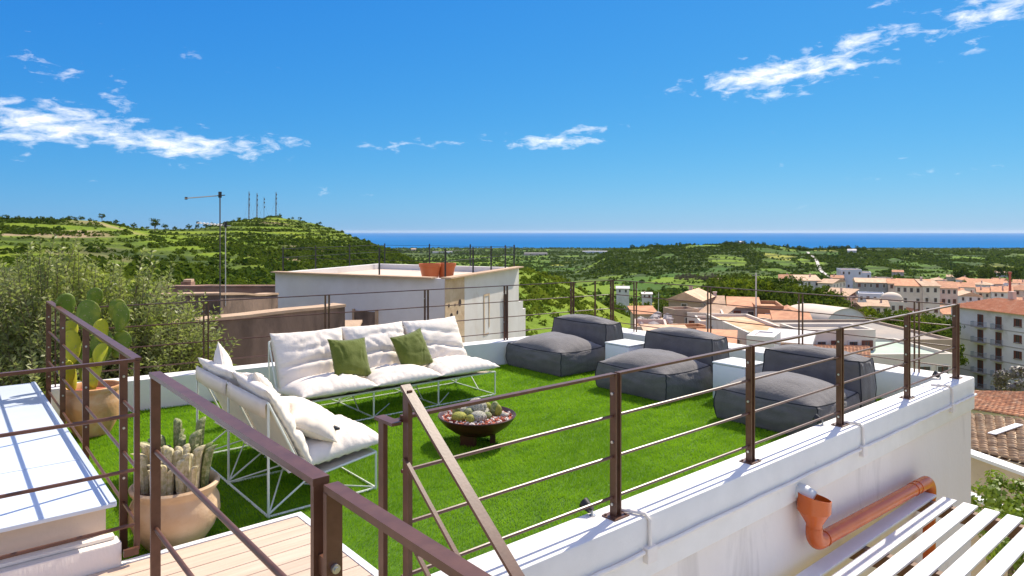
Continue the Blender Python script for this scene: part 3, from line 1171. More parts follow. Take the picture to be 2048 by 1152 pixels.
for (nm, mm, cnt, smin, smax) in (('pale_gravel', M_PALEG, 420, 0.006, 0.016), ('red_gravel', M_REDG, 300, 0.006, 0.020)):
    g = MB()
    for i in range(cnt):
        a = rs.uniform(0, 2 * math.pi)
        rr = 0.335 * math.sqrt(rs.random())
        s = rs.uniform(smin, smax)
        px, py = BX + rr * math.cos(a), BY + rr * math.sin(a)
        if nm == 'red_gravel' and mnoise.noise(Vector((px * 9, py * 9, 2))) < -0.05:
            continue
        if nm == 'pale_gravel' and mnoise.noise(Vector((px * 9, py * 9, 2))) > 0.2:
            continue
        q = Matrix.Rotation(rs.uniform(0, 6), 3, Vector((rs.random(), rs.random(), rs.random() + .1)))
        g.add([q @ (Vector(v) * s * rs.uniform(0.75, 1.2)) + Vector((px, py, 0.246)) for v in ICO], ICF)
    o = g.build(nm, mm, bowl)
    o['kind'] = 'stuff'


def barrel(c, r, h, ribs=14, sp=0.06, nz=10):
    m = MB()
    n = ribs * 2
    prof = [(math.sin(math.pi * (0.06 + 0.94 * k / nz)), -math.cos(math.pi * (0.06 + 0.94 * k / nz))) for k in range(nz + 1)]
    vs, fs = [], []
    for (rr, zz) in prof:
        for k in range(n):
            q = r * rr * (1 + (sp if k % 2 else -sp))
            a = 2 * math.pi * k / n
            vs.append((c[0] + q * math.cos(a), c[1] + q * math.sin(a), c[2] + h * (zz + 1) / 2))
    for i in range(nz):
        for k in range(n):
            a, b2 = i * n + k, i * n + (k + 1) % n
            fs.append((a, b2, b2 + n, a + n))
    return m.add(vs, fs)


def off(dr, df):
    """offset right / forward as seen from the camera's side of the terrace"""
    return (BX + SA * dr + CA * df, BY - CA * dr + SA * df)


for (dr, df, r, h, mm, lb) in ((-0.005, 0.05, 0.078, 0.145, M_CWHITE, 'largest round cactus in the bowl'), (-0.105, 0.02, 0.05, 0.085, M_CWHITE, None), (-0.16, -0.12, 0.058, 0.075, M_CYEL, 'low yellow cactus'), (-0.075, -0.05, 0.04, 0.09, M_STEMG, None),
                               (0.02, -0.14, 0.062, 0.085, M_CWHITE, None), (-0.05, -0.19, 0.034, 0.07, M_CYEL, None), (0.17, 0.05, 0.036, 0.12, M_STEMG, None), (0.20, 0.03, 0.03, 0.10, M_CYEL, None), (0.09, 0.12, 0.04, 0.10, M_CYEL, None),
                               (-0.20, 0.02, 0.03, 0.10, M_STEMG, None), (0.26, -0.02, 0.03, 0.05, M_CWHITE, None), (0.10, -0.05, 0.035, 0.06, M_STEMG, None)):
    x, y = off(dr, df)
    o = barrel((x, y, 0.225), r * 1.22, h * 1.25).build('cactus', mm, bowl, smooth=50)
    if lb:
        o['label'] = lb
x, y = off(0.09, 0.0)
m = barrel((0, 0, 0), 0.04, 0.2)
m.xform(frame((x - 0.03, y - .02, 0.27), (0.3, 0.7, 0.1), (0.2, -0.2, 0.9)) @ Matrix.Rotation(R(75), 4, 'Y'))
m.build('cactus', M_CWHITE, bowl, smooth=50)

# ------------------------------------------------------------------ prickly pear in its pot
PX, PY = 1.20, 7.80
pot = thing('clay_pot', 'tall ochre clay pot holding the prickly pear', 'pot', (PX, PY, 0))
m = MB()
m.lathe([(0.0, 0.004), (0.145, 0.004), (0.155, 0.02), (0.215, 0.14), (0.252, 0.28), (0.255, 0.36), (0.238, 0.425), (0.243, 0.44), (0.256, 0.462), (0.254, 0.482), (0.236, 0.488), (0.222, 0.476), (0.215, 0.43), (0.21, 0.40)], 44, (PX, PY, 0))
m.build('body', M_TERRA, pot, smooth=60)
m = MB()
m.lathe([(0.214, 0.425), (0.0, 0.435)], 30, (PX, PY, 0))
m.build('soil', M_REDG, pot)
pear = thing('prickly_pear', 'prickly pear cactus with shaded green and sunlit yellow pads in the left pot', 'cactus', (PX, PY, 0.43))


def pad(cx, cz, w, h, yaw, tilt, roll, t=0.027, dep=0.0, mm=M_PAD):
    """cx to the right of the pot axis, cz height of the centre; yaw 0 faces the camera"""
    m = MB()
    na, nb = 22, 7
    vs = [(0, 0, 0)]
    rings = []
    for j in range(1, nb + 1):
        q = j / nb
        th = (1 - q ** 2.6) ** 0.5 * t / 2
        rings.append((math.sin(q * math.pi / 2), th))
    for sgn in (1, -1):
        c0 = len(m.v)
        pts = []
        for (q, th) in rings:
            for k in range(na):
                a = 2 * math.pi * k / na
                zz = math.sin(a)
                ww = w / 2 * (1 + 0.22 * zz * q) * (1 - 0.10 * max(0, -zz) * q)
                pts.append((ww * math.cos(a) * q + 0.003 * mnoise.noise(Vector((a, q * 4, cx))), sgn * th + 0.012 * (math.cos(a) * q) ** 2, h / 2 * zz * q))
        fs = []
        vs2 = [(0, sgn * t / 2, 0)] + pts
        for k in range(na):
            k2 = (k + 1) % na
            tri = (0, 1 + k2, 1 + k) if sgn > 0 else (0, 1 + k, 1 + k2)
            fs.append(tri)
        for j in range(nb - 1):
            for k in range(na):
                k2 = (k + 1) % na
                a, b2, c2, d2 = 1 + j * na + k, 1 + j * na + k2, 1 + (j + 1) * na + k2, 1 + (j + 1) * na + k
                fs.append((a, b2, c2, d2) if sgn > 0 else (d2, c2, b2, a))
        m.add(vs2, fs)
    lat = Vector((SA, -CA, 0))
    fwd = Vector((CA, SA, 0))
    base = Vector((PX, PY, cz)) + lat * cx + fwd * dep
    rot = Matrix.Rotation(HEAD - R(90) + yaw, 4, 'Z') @ Matrix.Rotation(tilt, 4, 'X') @ Matrix.Rotation(roll, 4, 'Y')
    m.xform(Matrix.Translation(base) @ rot)
    m.build('pad', mm, pear, smooth='all')


PADS = [(-0.045, 1.15, 0.22, 0.36, 0.2, 0.05, 0.0, 0.0, M_PAD), (0.24, 1.15, 0.19, 0.31, -0.25, 0.1, 0.22, 0.05, M_PAD), (0.17, 1.20, 0.16, 0.26, 0.3, 0.1, 0.1, 0.12, M_PAD),
        (0.125, 1.03, 0.15, 0.25, 1.1, 0.15, -0.25, -0.06, M_PAD_SUN), (-0.145, 0.88, 0.17, 0.33, 0.75, 0.0, -0.1, -0.10, M_PAD_SUN), (-0.29, 1.28, 0.17, 0.22, 0.9, 0.1, -0.35, 0.05, M_PAD),
        (0.07, 0.86, 0.21, 0.36, 0.15, 0.0, 0.1, 0.02, M_PAD), (0.14, 0.80, 0.17, 0.24, 1.35, 0.1, 0.12, -0.10, M_PAD_SUN), (0.085, 0.64, 0.18, 0.30, 1.25, 0.0, 0.05, -0.12, M_PAD_SUN),
        (-0.155, 0.60, 0.16, 0.36, 1.2, 0.15, -0.38, -0.12, M_PAD_SUN), (-0.23, 0.80, 0.18, 0.32, 0.5, 0.1, -0.2, 0.05, M_PAD), (0.21, 0.87, 0.18, 0.29, 0.1, 0.0, 0.35, 0.10, M_PAD),
        (-0.04, 0.64, 0.17, 0.40, 0.8, 0.0, 0.02, 0.0, M_PAD), (-0.07, 1.33, 0.14, 0.22, 0.5, 0.1, 0.2, 0.14, M_PAD), (-0.21, 1.02, 0.16, 0.22, 1.0, 0.05, -0.15, -0.02, M_PAD_SUN), (0.02, 0.56, 0.15, 0.28, 0.2, 0.0, -0.1, -0.08, M_PAD_SUN)]
for (cx, cz, w_, h_, yw, ti, ro, dp, mm) in PADS:
    pad(cx, cz, w_, h_, yw, ti, ro, dep=dp, mm=mm)

# ------------------------------------------------------------------ columnar cactus in the near pot
QX, QY = 1.19, 4.755
pot2 = thing('clay_pot', 'squat pale clay pot with columnar cactus beside the wooden deck', 'pot', (QX, QY, 0))
m = MB()
m.lathe([(0.0, 0.004), (0.17, 0.004), (0.18, 0.02), (0.235, 0.10), (0.268, 0.19), (0.262, 0.27), (0.238, 0.318), (0.246, 0.34), (0.262, 0.362), (0.266, 0.38), (0.252, 0.392), (0.232, 0.382), (0.222, 0.35), (0.218, 0.32)], 48, (QX, QY, 0))
m.build('body', M_TERRA2, pot2, smooth=60)
m = MB()
m.lathe([(0.224, 0.335), (0.0, 0.348)], 30, (QX, QY, 0))
m.build('soil', M_SOIL, pot2)
col = thing('columnar_cactus', 'clump of finger like columnar cactus stems in the squat pot', 'cactus', (QX, QY, 0.34))


def finger(x, y, z0, h, r, lx, ly, mm, seed):
    m = MB()
    n = 14
    K = 14
    vs, fs = [], []
    for i in range(K + 1):
        q = i / K
        hs = max(h - r * 1.1, h * 0.4)
        if q < 0.56:
            rr = r * (0.80 + 0.20 * math.sin(q / 0.56 * math.pi * 0.6))
            zz = hs * q / 0.56
        else:
            t = (q - 0.56) / 0.44
            rr = r * 0.98 * math.cos(t * math.pi / 2 * 0.97)
            zz = hs + (h - hs) * math.sin(t * math.pi / 2)
        bx_ = lx * q * q + 0.008 * math.sin(q * 3 + seed)
        by_ = ly * q * q + 0.008 * math.cos(q * 2.5 + seed)
        for k in range(n):
            a = 2 * math.pi * k / n + seed
            w = rr * (1 + (0.09 if k % 2 else -0.09))
            vs.append((x + bx_ + w * math.cos(a), y + by_ + w * math.sin(a), z0 + zz))
    for i in range(K):
        for k in range(n):
            a, b2 = i * n + k, i * n + (k + 1) % n
            fs.append((a, b2, b2 + n, a + n))
    fs.append(tuple(range(K * n, (K + 1) * n)))
    m.add(vs, fs)
    m.build('stem', mm, col, smooth=50)


rs = random.Random(11)
lat = Vector((SA, -CA))
fw2 = Vector((CA, SA))
for i in range(40):
    for _ in range(30):
        a = rs.uniform(0, 2 * math.pi)
        rr = 0.185 * math.sqrt(rs.random())
        l_, f_ = rr * math.cos(a), rr * math.sin(a)
        if not (l_ < -0.08 and f_ < -0.10):
            break
    tall = 0.5 + 0.5 * (f_ / 0.18)
    h = 0.10 + 0.24 * max(0, tall) + rs.uniform(0, 0.09)
    if l_ < -0.1:
        h = rs.uniform(0.24, 0.34)
    p = lat * l_ + fw2 * f_
    finger(QX + p.x, QY + p.y, 0.335, h, rs.uniform(0.022, 0.031), p.x * 0.45 + rs.uniform(-.02, .02), p.y * 0.3, M_STEMG if tall > 0.62 else M_STEM, rs.uniform(0, 6))

# ------------------------------------------------------------------ drain pipe on the outer wall
pipe = thing('drain_pipe', 'orange plastic drain pipe with funnel head fixed to the white wall', 'pipe', (5.0, 2.45, -0.3))
YP = 2.42
m = MB()
FX, FZ = 5.0, -0.22
prof = [(0.057, FZ - 0.01), (0.058, FZ + 0.045), (0.066, FZ + 0.06), (0.110, FZ + 0.135), (0.112, FZ + 0.138), (0.118, FZ + 0.142), (0.120, FZ + 0.25), (0.115, FZ + 0.25), (0.112, FZ + 0.15), (0.06, FZ + 0.07)]
m.lathe(prof, 36, (FX, YP, 0))
m.v = [(x_, y_, z_ - (max(0.0, z_ - FZ - 0.16) / 0.09) * (0.22 * (x_ - FX) * CA / 0.64 - 0.12 * (y_ - YP))) for (x_, y_, z_) in m.v]
m.build('funnel', M_PVC, pipe, smooth=45)
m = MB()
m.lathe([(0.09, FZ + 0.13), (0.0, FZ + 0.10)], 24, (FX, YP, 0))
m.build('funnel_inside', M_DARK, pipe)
m = MB()
pts = [(FX, YP, FZ + 0.02)]
for k in range(9):
    a = math.pi / 2 * k / 8
    pts.append((FX + 0.085 * (1 - math.cos(a)), YP, FZ - 0.02 - 0.085 * math.sin(a)))
pts.append((FX + 0.12, YP, FZ - 0.108))
m.tube(pts, 0.060, 20)
m.build('elbow', M_PVC, pipe, smooth=45)
P0, P1 = Vector((FX + 0.10, YP, FZ - 0.106)), Vector((7.23, YP, -0.40))
m = MB()
m.tube([P0, P1], 0.055, 24)
m.build('pipe_run', M_PVC, pipe, smooth=45)
m = MB()
for q in (0.03, 0.86):
    c = P0.lerp(P1, q)
    d = (P1 - P0).normalized()
    m.tube([c - d * 0.012, c + d * 0.012], 0.060, 24)
m.build('collar', M_PVC, pipe, smooth=45)
m = MB()
pts = [P0.lerp(P1, 0.9)]
for k in range(10):
    a = math.pi / 2 * k / 9
    pts.append((P1.x - 0.0 + 0.10 * math.sin(a), YP, P1.z - 0.10 * (1 - math.cos(a))))
pts.append((P1.x + 0.10, YP, P1.z - 0.16))
m.tube(pts, 0.060, 20)
m.build('elbow', M_PVC, pipe, smooth=45)
m = MB()
m.tube([(P1.x + 0.10, YP, P1.z - 0.12), (P1.x + 0.10, YP, -5.5)], 0.055, 20)
m.build('down_pipe', M_PVC, pipe, smooth=45)
sp = thing('wall_spout', 'short white round spout sticking out of wall into the funnel', 'spout', (FX - .02, 2.5, 0.04))
m = MB()
m.tube([(FX - 0.03, 2.60, 0.055), (FX - 0.03, 2.47, 0.045), (FX - 0.02, 2.415, 0.02)], [0.06, 0.06, 0.055], 20)
m.build('tube', M_PVCW, sp, smooth=45)

# ------------------------------------------------------------------ pergola with white slats
perg = thing('pergola', 'white slatted pergola roof below the white wall, right foreground', 'pergola', (6, 1.5, -3.5))
SZ = -0.50
for i in range(12):
    yc = 2.395 - 0.17 * i
    m = MB()
    m.bbox((2.2, yc - 0.058, SZ - 0.022), (7.27 - 0.004 * i, yc + 0.058, SZ), 0.003)
    m.build('slat', M_SLAT if i else M_SLAT, perg)
for xb in (2.6, 4.15, 5.68, 7.12):
    m = MB()
    m.span((xb - 0.035, 0.3, SZ - 0.14), (xb + 0.035, 2.46, SZ - 0.025))
    m.build('beam', M_BEAM, perg)
for (xb, yb) in ((7.12, 0.36), (2.6, 0.36)):
    m = MB()
    m.span((xb - 0.05, yb - 0.05, -4.2), (xb + 0.05, yb + 0.05, SZ - 0.141))
    m.build('post', M_BEAM, perg)

# ------------------------------------------------------------------ small floodlights by the posts
for (lb, x) in (('small black spotlight at the parapet post nearest the viewer', 2.93), ('small black spotlight at the third parapet post along', 5.80), ('small black spotlight at the far end of the front parapet', 8.62)):
    s = thing('spotlight', lb, 'spotlight', (x, 2.74, PAR), 0, 'parapet spotlights')
    m = MB()
    m.tube([(x, 2.74, PAR + 0.03), (x - 0.0, 2.80, PAR + 0.055)], [0.022, 0.036], 14)
    m.build('head', M_BLACK, s, smooth=40)
    m = MB()
    m.tube([(x, 2.73, PAR), (x, 2.735, PAR + 0.03)], 0.008, 6)
    m.tube([(x, 2.73, PAR), (x, 2.73, PAR + 0.006)], 0.02, 10)
    m.build('bracket', M_ZINC, s)

# ------------------------------------------------------------------ terrain: one heightfield round the house
SEA = -112.0
LAND = {
    -500: [(6, -7.5), (15, -6), (60, -8), (150, -8), (300, 0), (450, 12), (700, 14), (1200, -20), (2500, -80), (4400, -104), (4800, -124), (9000, -140)],
    0: [(6, -7.5), (15, -6), (60, -8), (150, -10), (280, -7), (450, 9.6), (700, 10), (1200, -20), (2500, -80), (4400, -104), (4800, -124), (9000, -140)],
    200: [(6, -7.5), (15, -6), (60, -8), (150, -12), (280, -10), (450, 7.5), (700, 8), (1200, -20), (2500, -80), (4400, -104), (4800, -124), (9000, -140)],
    300: [(6, -7.5), (15, -6), (60, -8), (150, -14), (280, -15), (420, -2), (600, 2.0), (900, -8), (1300, -30), (2500, -80), (4400, -104), (4800, -124), (9000, -140)],
    400: [(6, -7.5), (15, -6), (60, -8), (150, -15), (300, -17), (450, -6), (650, 4.0), (900, -9), (1300, -30), (2500, -80), (4400, -104), (4800, -124), (9000, -140)],
    470: [(6, -7.5), (15, -6), (60, -8), (150, -16), (300, -20), (450, -11), (680, 12.5), (900, -2), (1300, -28), (2500, -80), (4400, -104), (4800, -124), (9000, -140)],
    545: [(6, -7.5), (15, -6), (60, -8), (150, -17), (300, -23), (450, -17), (600, 4), (720, 20), (900, 2), (1300, -32), (2500, -80), (4400, -104), (4800, -124), (9000, -140)],
    620: [(6, -7.5), (15, -6), (60, -8), (150, -17), (300, -25), (450, -20), (600, -2), (720, 14), (900, -6), (1300, -36), (2500, -80), (4400, -104), (4800, -124), (9000, -140)],
    680: [(6, -7.5), (15, -6), (60, -8), (150, -17), (300, -26), (450, -24), (600, -8), (705, 4.5), (900, -14), (1300, -42), (2500, -80), (4400, -104), (4800, -124), (9000, -140)],
    730: [(6, -7.5), (15, -6), (60, -8), (150, -17), (300, -27), (450, -28), (600, -16), (690, -6), (900, -26), (1300, -50), (2500, -80), (4400, -104), (4800, -124), (9000, -140)],
    790: [(6, -7.5), (15, -6), (60, -8), (150, -16), (300, -28), (450, -32), (560, -26), (660, -17), (900, -40), (1300, -60), (2500, -80), (4400, -104), (4800, -124), (9000, -140)],
    880: [(6, -7.5), (15, -6), (60, -8), (150, -15), (300, -29), (450, -38), (650, -40), (900, -55), (1300, -66), (2500, -80), (4400, -103), (4800, -124), (9000, -140)],
    1000: [(6, -7.5), (15, -6), (60, -6), (110, -5), (150, -5.5), (230, -20), (450, -48), (700, -57), (1000, -63), (1500, -70), (2500, -80), (4400, -103), (4800, -124), (9000, -140)],
    1060: [(6, -7.5), (15, -6.5), (60, -7), (110, -6), (150, -6.0), (230, -21), (450, -50), (700, -58), (1000, -63), (1500, -70), (2500, -80), (4400, -103), (4800, -124), (9000, -140)],
    1150: [(6, -7.5), (15, -7), (60, -8), (110, -8.5), (150, -9.6), (230, -26), (450, -50), (700, -58), (1000, -63), (1500, -70), (2500, -80), (4400, -103), (4800, -124), (9000, -140)],
    1220: [(6, -7.5), (15, -7), (60, -9), (110, -12), (150, -14.5), (230, -29), (450, -49), (700, -58), (950, -58), (1250, -31), (1700, -65), (2500, -80), (4400, -103), (4800, -124), (9000, -140)],
    1310: [(6, -7.5), (15, -7), (60, -11), (110, -16), (150, -19), (230, -31), (400, -47), (700, -57), (950, -53), (1300, -23.5), (1800, -62), (2600, -84), (4400, -104), (4800, -124), (9000, -140)],
    1420: [(6, -7.5), (15, -7), (60, -14), (110, -16.5), (150, -16), (250, -22), (400, -41), (650, -56), (950, -53), (1300, -21.5), (1800, -62), (2600, -84), (4400, -104), (4800, -124), (9000, -140)],
    1520: [(6, -7.5), (15, -7), (60, -16), (110, -16.5), (150, -15.5), (250, -21), (400, -34), (650, -55), (950, -54), (1300, -20.5), (1800, -62), (2600, -84), (4400, -104), (4800, -124), (9000, -140)],
    1600: [(6, -7.5), (15, -7), (60, -17), (110, -19), (150, -18), (250, -23), (400, -32), (650, -53), (950, -56), (1300, -33), (1600, -46), (2600, -84), (4400, -104), (4800, -124), (9000, -140)],
    1700: [(6, -7.5), (15, -8), (60, -15), (110, -16.5), (150, -20.5), (250, -27), (400, -31), (650, -54), (950, -57), (1400, -35), (1800, -62), (2600, -86), (4400, -104), (4800, -124), (9000, -140)],
    1800: [(6, -7.5), (15, -8), (60, -14), (110, -15.5), (150, -21), (250, -29), (400, -33), (650, -54), (950, -58), (1450, -42), (2000, -60), (2800, -84), (4400, -104), (4800, -124), (9000, -140)],
    1885: [(6, -7.5), (15, -8), (60, -16), (110, -17.5), (150, -24), (250, -30), (400, -34), (650, -53), (950, -58), (1500, -47), (2000, -56), (2800, -84), (4400, -104), (4800, -124), (9000, -140)],
    1950: [(6, -7.5), (15, -8), (60, -20), (110, -31), (150, -32), (250, -30), (400, -34), (650, -53), (950, -58), (1500, -47), (2000, -56), (2800, -84), (4400, -104), (4800, -124), (9000, -140)],
    2100: [(6, -7.5), (15, -8), (60, -20), (110, -32), (150, -33), (250, -31), (400, -35), (650, -52), (950, -58), (1500, -45), (2000, -55), (2800, -84), (4400, -104), (4800, -124), (9000, -140)],
    2700: [(6, -7.5), (15, -8), (60, -20), (110, -30), (150, -31), (250, -31), (400, -36), (650, -50), (950, -56), (1500, -45), (2000, -55), (2800, -84), (4400, -104), (4800, -124), (9000, -140)],
}
_cols = sorted(LAND)
_LD = np.linspace(math.log(4), math.log(12000), 700)
_TAB = []
for c in _cols:
    dd = [math.log(a) for a, _ in LAND[c]]
    zz = [z for _, z in LAND[c]]
    # smooth along depth
    t = np.interp(_LD, dd, zz)
    k = np.exp(-np.linspace(-2, 2, 13) ** 2)
    k /= k.sum()
    tp = np.pad(t, 6, mode='edge')
    _TAB.append(np.convolve(tp, k, 'valid'))
_TAB = np.array(_TAB)
_cx = np.array(_cols, dtype=float)
_px = np.linspace(-500, 2700, 1601)
_TAB2 = np.array([np.interp(_px, _cx, _TAB[:, j]) for j in range(_TAB.shape[1])])   # depth x px
_k = np.exp(-np.linspace(-2, 2, 25) ** 2)
_k /= _k.sum()
_TAB2 = np.array([np.convolve(np.pad(r_, 12, mode='edge'), _k, 'valid') for r_ in _TAB2])


def hash2(ix, iy, s):
    h = np.sin(ix * 127.1 + iy * 311.7 + s * 74.7) * 43758.5453
    return h - np.floor(h)


def vnoise(x, y, s=0.0):
    ix, iy = np.floor(x), np.floor(y)
    fx, fy = x - ix, y - iy
    fx, fy = fx * fx * (3 - 2 * fx), fy * fy * (3 - 2 * fy)
    a, b_, c, d = hash2(ix, iy, s), hash2(ix + 1, iy, s), hash2(ix, iy + 1, s), hash2(ix + 1, iy + 1, s)
    return (a * (1 - fx) + b_ * fx) * (1 - fy) + (c * (1 - fx) + d * fx) * fy - 0.5


def fbm(x, y, s=0.0, o=4):
    t, a = 0, 1.0
    for i in range(o):
        t = t + a * vnoise(x * 2 ** i, y * 2 ** i, s + i)
        a *= 0.5
    return t


def fields(X, Y, sx=75.0, sy=48.0, rot=0.5):
    """irregular field parcels: (cell hash, second hash, distance to the parcel boundary)"""
    u = (X * math.cos(rot) + Y * math.sin(rot)) / sx + 0.6 * vnoise(X / 150, Y / 150, 13)
    v = (-X * math.sin(rot) + Y * math.cos(rot)) / sy + 0.6 * vnoise(X / 150, Y / 150, 17)
    iu, iv = np.floor(u), np.floor(v)
    d1 = np.full(u.shape, 9.0)
    d2 = np.full(u.shape, 9.0)
    h = np.zeros(u.shape)
    h2 = np.zeros(u.shape)
    for a in (-1, 0, 1):
        for b_ in (-1, 0, 1):
            cu, cv = iu + a, iv + b_
            px_, py_ = cu + hash2(cu, cv, 1.3), cv + hash2(cu, cv, 2.7)
            dd = np.hypot(u - px_, v - py_)
            near = dd < d1
            d2 = np.where(near, d1, np.minimum(d2, dd))
            h = np.where(near, hash2(cu, cv, 5.1), h)
            h2 = np.where(near, hash2(cu, cv, 8.9), h2)
            d1 = np.where(near, dd, d1)
    return h, h2, d2 - d1


def land_base(X, Y):
    dv = CA * X + SA * Y
    lv = SA * X - CA * Y
    r = np.hypot(X, Y)
    th = np.arctan2(lv, dv)
    thc = np.clip(th, math.atan((-500 - 1024) / FPX), math.atan((2700 - 1024) / FPX))
    px = 1024 + FPX * np.tan(thc)
    d = np.clip(r * np.cos(thc), 4.0, 11900)
    fi = (np.log(d) - _LD[0]) / (_LD[1] - _LD[0])
    fj = (px + 500) / 2.0
    i0 = np.clip(np.floor(fi).astype(int), 0, 698)
    j0 = np.clip(np.floor(fj).astype(int), 0, 1599)
    a, b_ = fi - i0, fj - j0
    z = (_TAB2[i0, j0] * (1 - a) + _TAB2[i0 + 1, j0] * a) * (1 - b_) + (_TAB2[i0, j0 + 1] * (1 - a) + _TAB2[i0 + 1, j0 + 1] * a) * b_
    return z, d, px


def land(X, Y):
    """height, terrace riser amount (0..1), depth, px"""
    X, Y = np.asarray(X, float), np.asarray(Y, float)
    z, d, px = land_base(X, Y)
    amp = np.clip((d - 25) / 400, 0, 1)
    z = z + amp * (4.0 * fbm(X / 160, Y / 160, 3) + 1.0 * fbm(X / 35, Y / 35, 9, 3)) * np.clip((5000 - d) / 1500, 0, 1)
    # dry stone terraces on the left hill
    tm = np.clip((d - 200) / 80, 0, 1) * np.clip((1000 - d) / 200, 0, 1) * np.clip((1010 - px) / 120, 0, 1)
    tm = tm * np.clip(0.75 + 1.3 * fbm(X / 90, Y / 90, 21, 2), 0.2, 1)
    st = 3.8
    q = z / st + 1.5 * fbm(X / 110, Y / 110, 5, 3)
    fr_ = q - np.floor(q)
    ris = np.clip((fr_ - 0.70) / 0.22, 0, 1)
    zt = z + tm * st * 0.38 * (ris - fr_)
    riser = tm * ((fr_ > 0.66) & (fr_ < 0.97))
    # wider field terraces on the hills beyond the valley
    tm2 = np.clip((d - 850) / 150, 0, 1) * np.clip((1700 - d) / 200, 0, 1) * np.clip((px - 1100) / 100, 0, 1)
    q2 = z / 4.0 + 0.7 * fbm(X / 200, Y / 200, 6, 2)
    f2 = q2 - np.floor(q2)
    r2 = np.clip((f2 - 0.7) / 0.25, 0, 1)
    zt = zt + tm2 * 4.0 * 0.5 * (r2 - f2)
    riser = np.maximum(riser, tm2 * ((f2 > 0.66) & (f2 < 0.99)) * 0.8)
    return zt, riser, d, px


def land_z(p):
    z, *_ = land(np.array([p[0]]), np.array([p[1]]))
    return float(z[0])


def terrain_mat():
    m = bpy.data.materials.new('ground_cover')
    m.use_nodes = True
    N = Nodes(m)
    b = m.node_tree.nodes['Principled BSDF']
    at_ = N.new('ShaderNodeVertexColor')
    at_.layer_name = 'cover'
    sp_ = N.new('ShaderNodeSeparateColor')
    N.link(at_.outputs[0], sp_.inputs[0])
    p = N.pos()
    n1 = N.ramp(N.noise(0.022, 5, 0.6, p), 0.35, 0.66)
    n2 = N.ramp(N.noise(0.35, 4, 0.65, p), 0.3, 0.7)
    c = N.mix(n1, (0.15, 0.235, 0.014), (0.26, 0.31, 0.022))
    c = N.mix(N.math('MULTIPLY', n2, 0.5), c, (0.075, 0.12, 0.014))
    # fields: parcels, each its own crop
    af = N.new('ShaderNodeVertexColor')
    af.layer_name = 'parcel'
    sv = N.new('ShaderNodeSeparateColor')
    N.link(af.outputs[0], sv.inputs[0])
    fc = N.mix(N.ramp(sv.outputs[0], 0.1, 0.9), (0.055, 0.125, 0.012), (0.185, 0.27, 0.018))
    fc = N.mix(N.ramp(sv.outputs[1], 0.93, 0.95), fc, (0.34, 0.33, 0.05))
    fc = N.mix(N.math('MULTIPLY', n2, 0.4), fc, (0.055, 0.115, 0.012))
    c = N.mix(sp_.outputs[0], c, fc)
    sc = N.mix(n2, (0.026, 0.048, 0.012), (0.06, 0.085, 0.022))
    c = N.mix(sp_.outputs[1], c, sc)
    dr = N.mix(n2, (0.40, 0.29, 0.17), (0.29, 0.22, 0.12))
    c = N.mix(sp_.outputs[2], c, dr)
    N.link(c, b.inputs['Base Color'])
    b.inputs['Roughness'].default_value = 0.95
    b.inputs['Specular IOR Level'].default_value = 0.1
    bn = N.new('ShaderNodeBump')
    bn.inputs['Strength'].default_value = 0.8
    bn.inputs['Distance'].default_value = 1.0
    N.link(N.noise(0.5, 4, 0.7, p), bn.inputs['Height'])
    N.link(bn.outputs[0], b.inputs['Normal'])
    return m


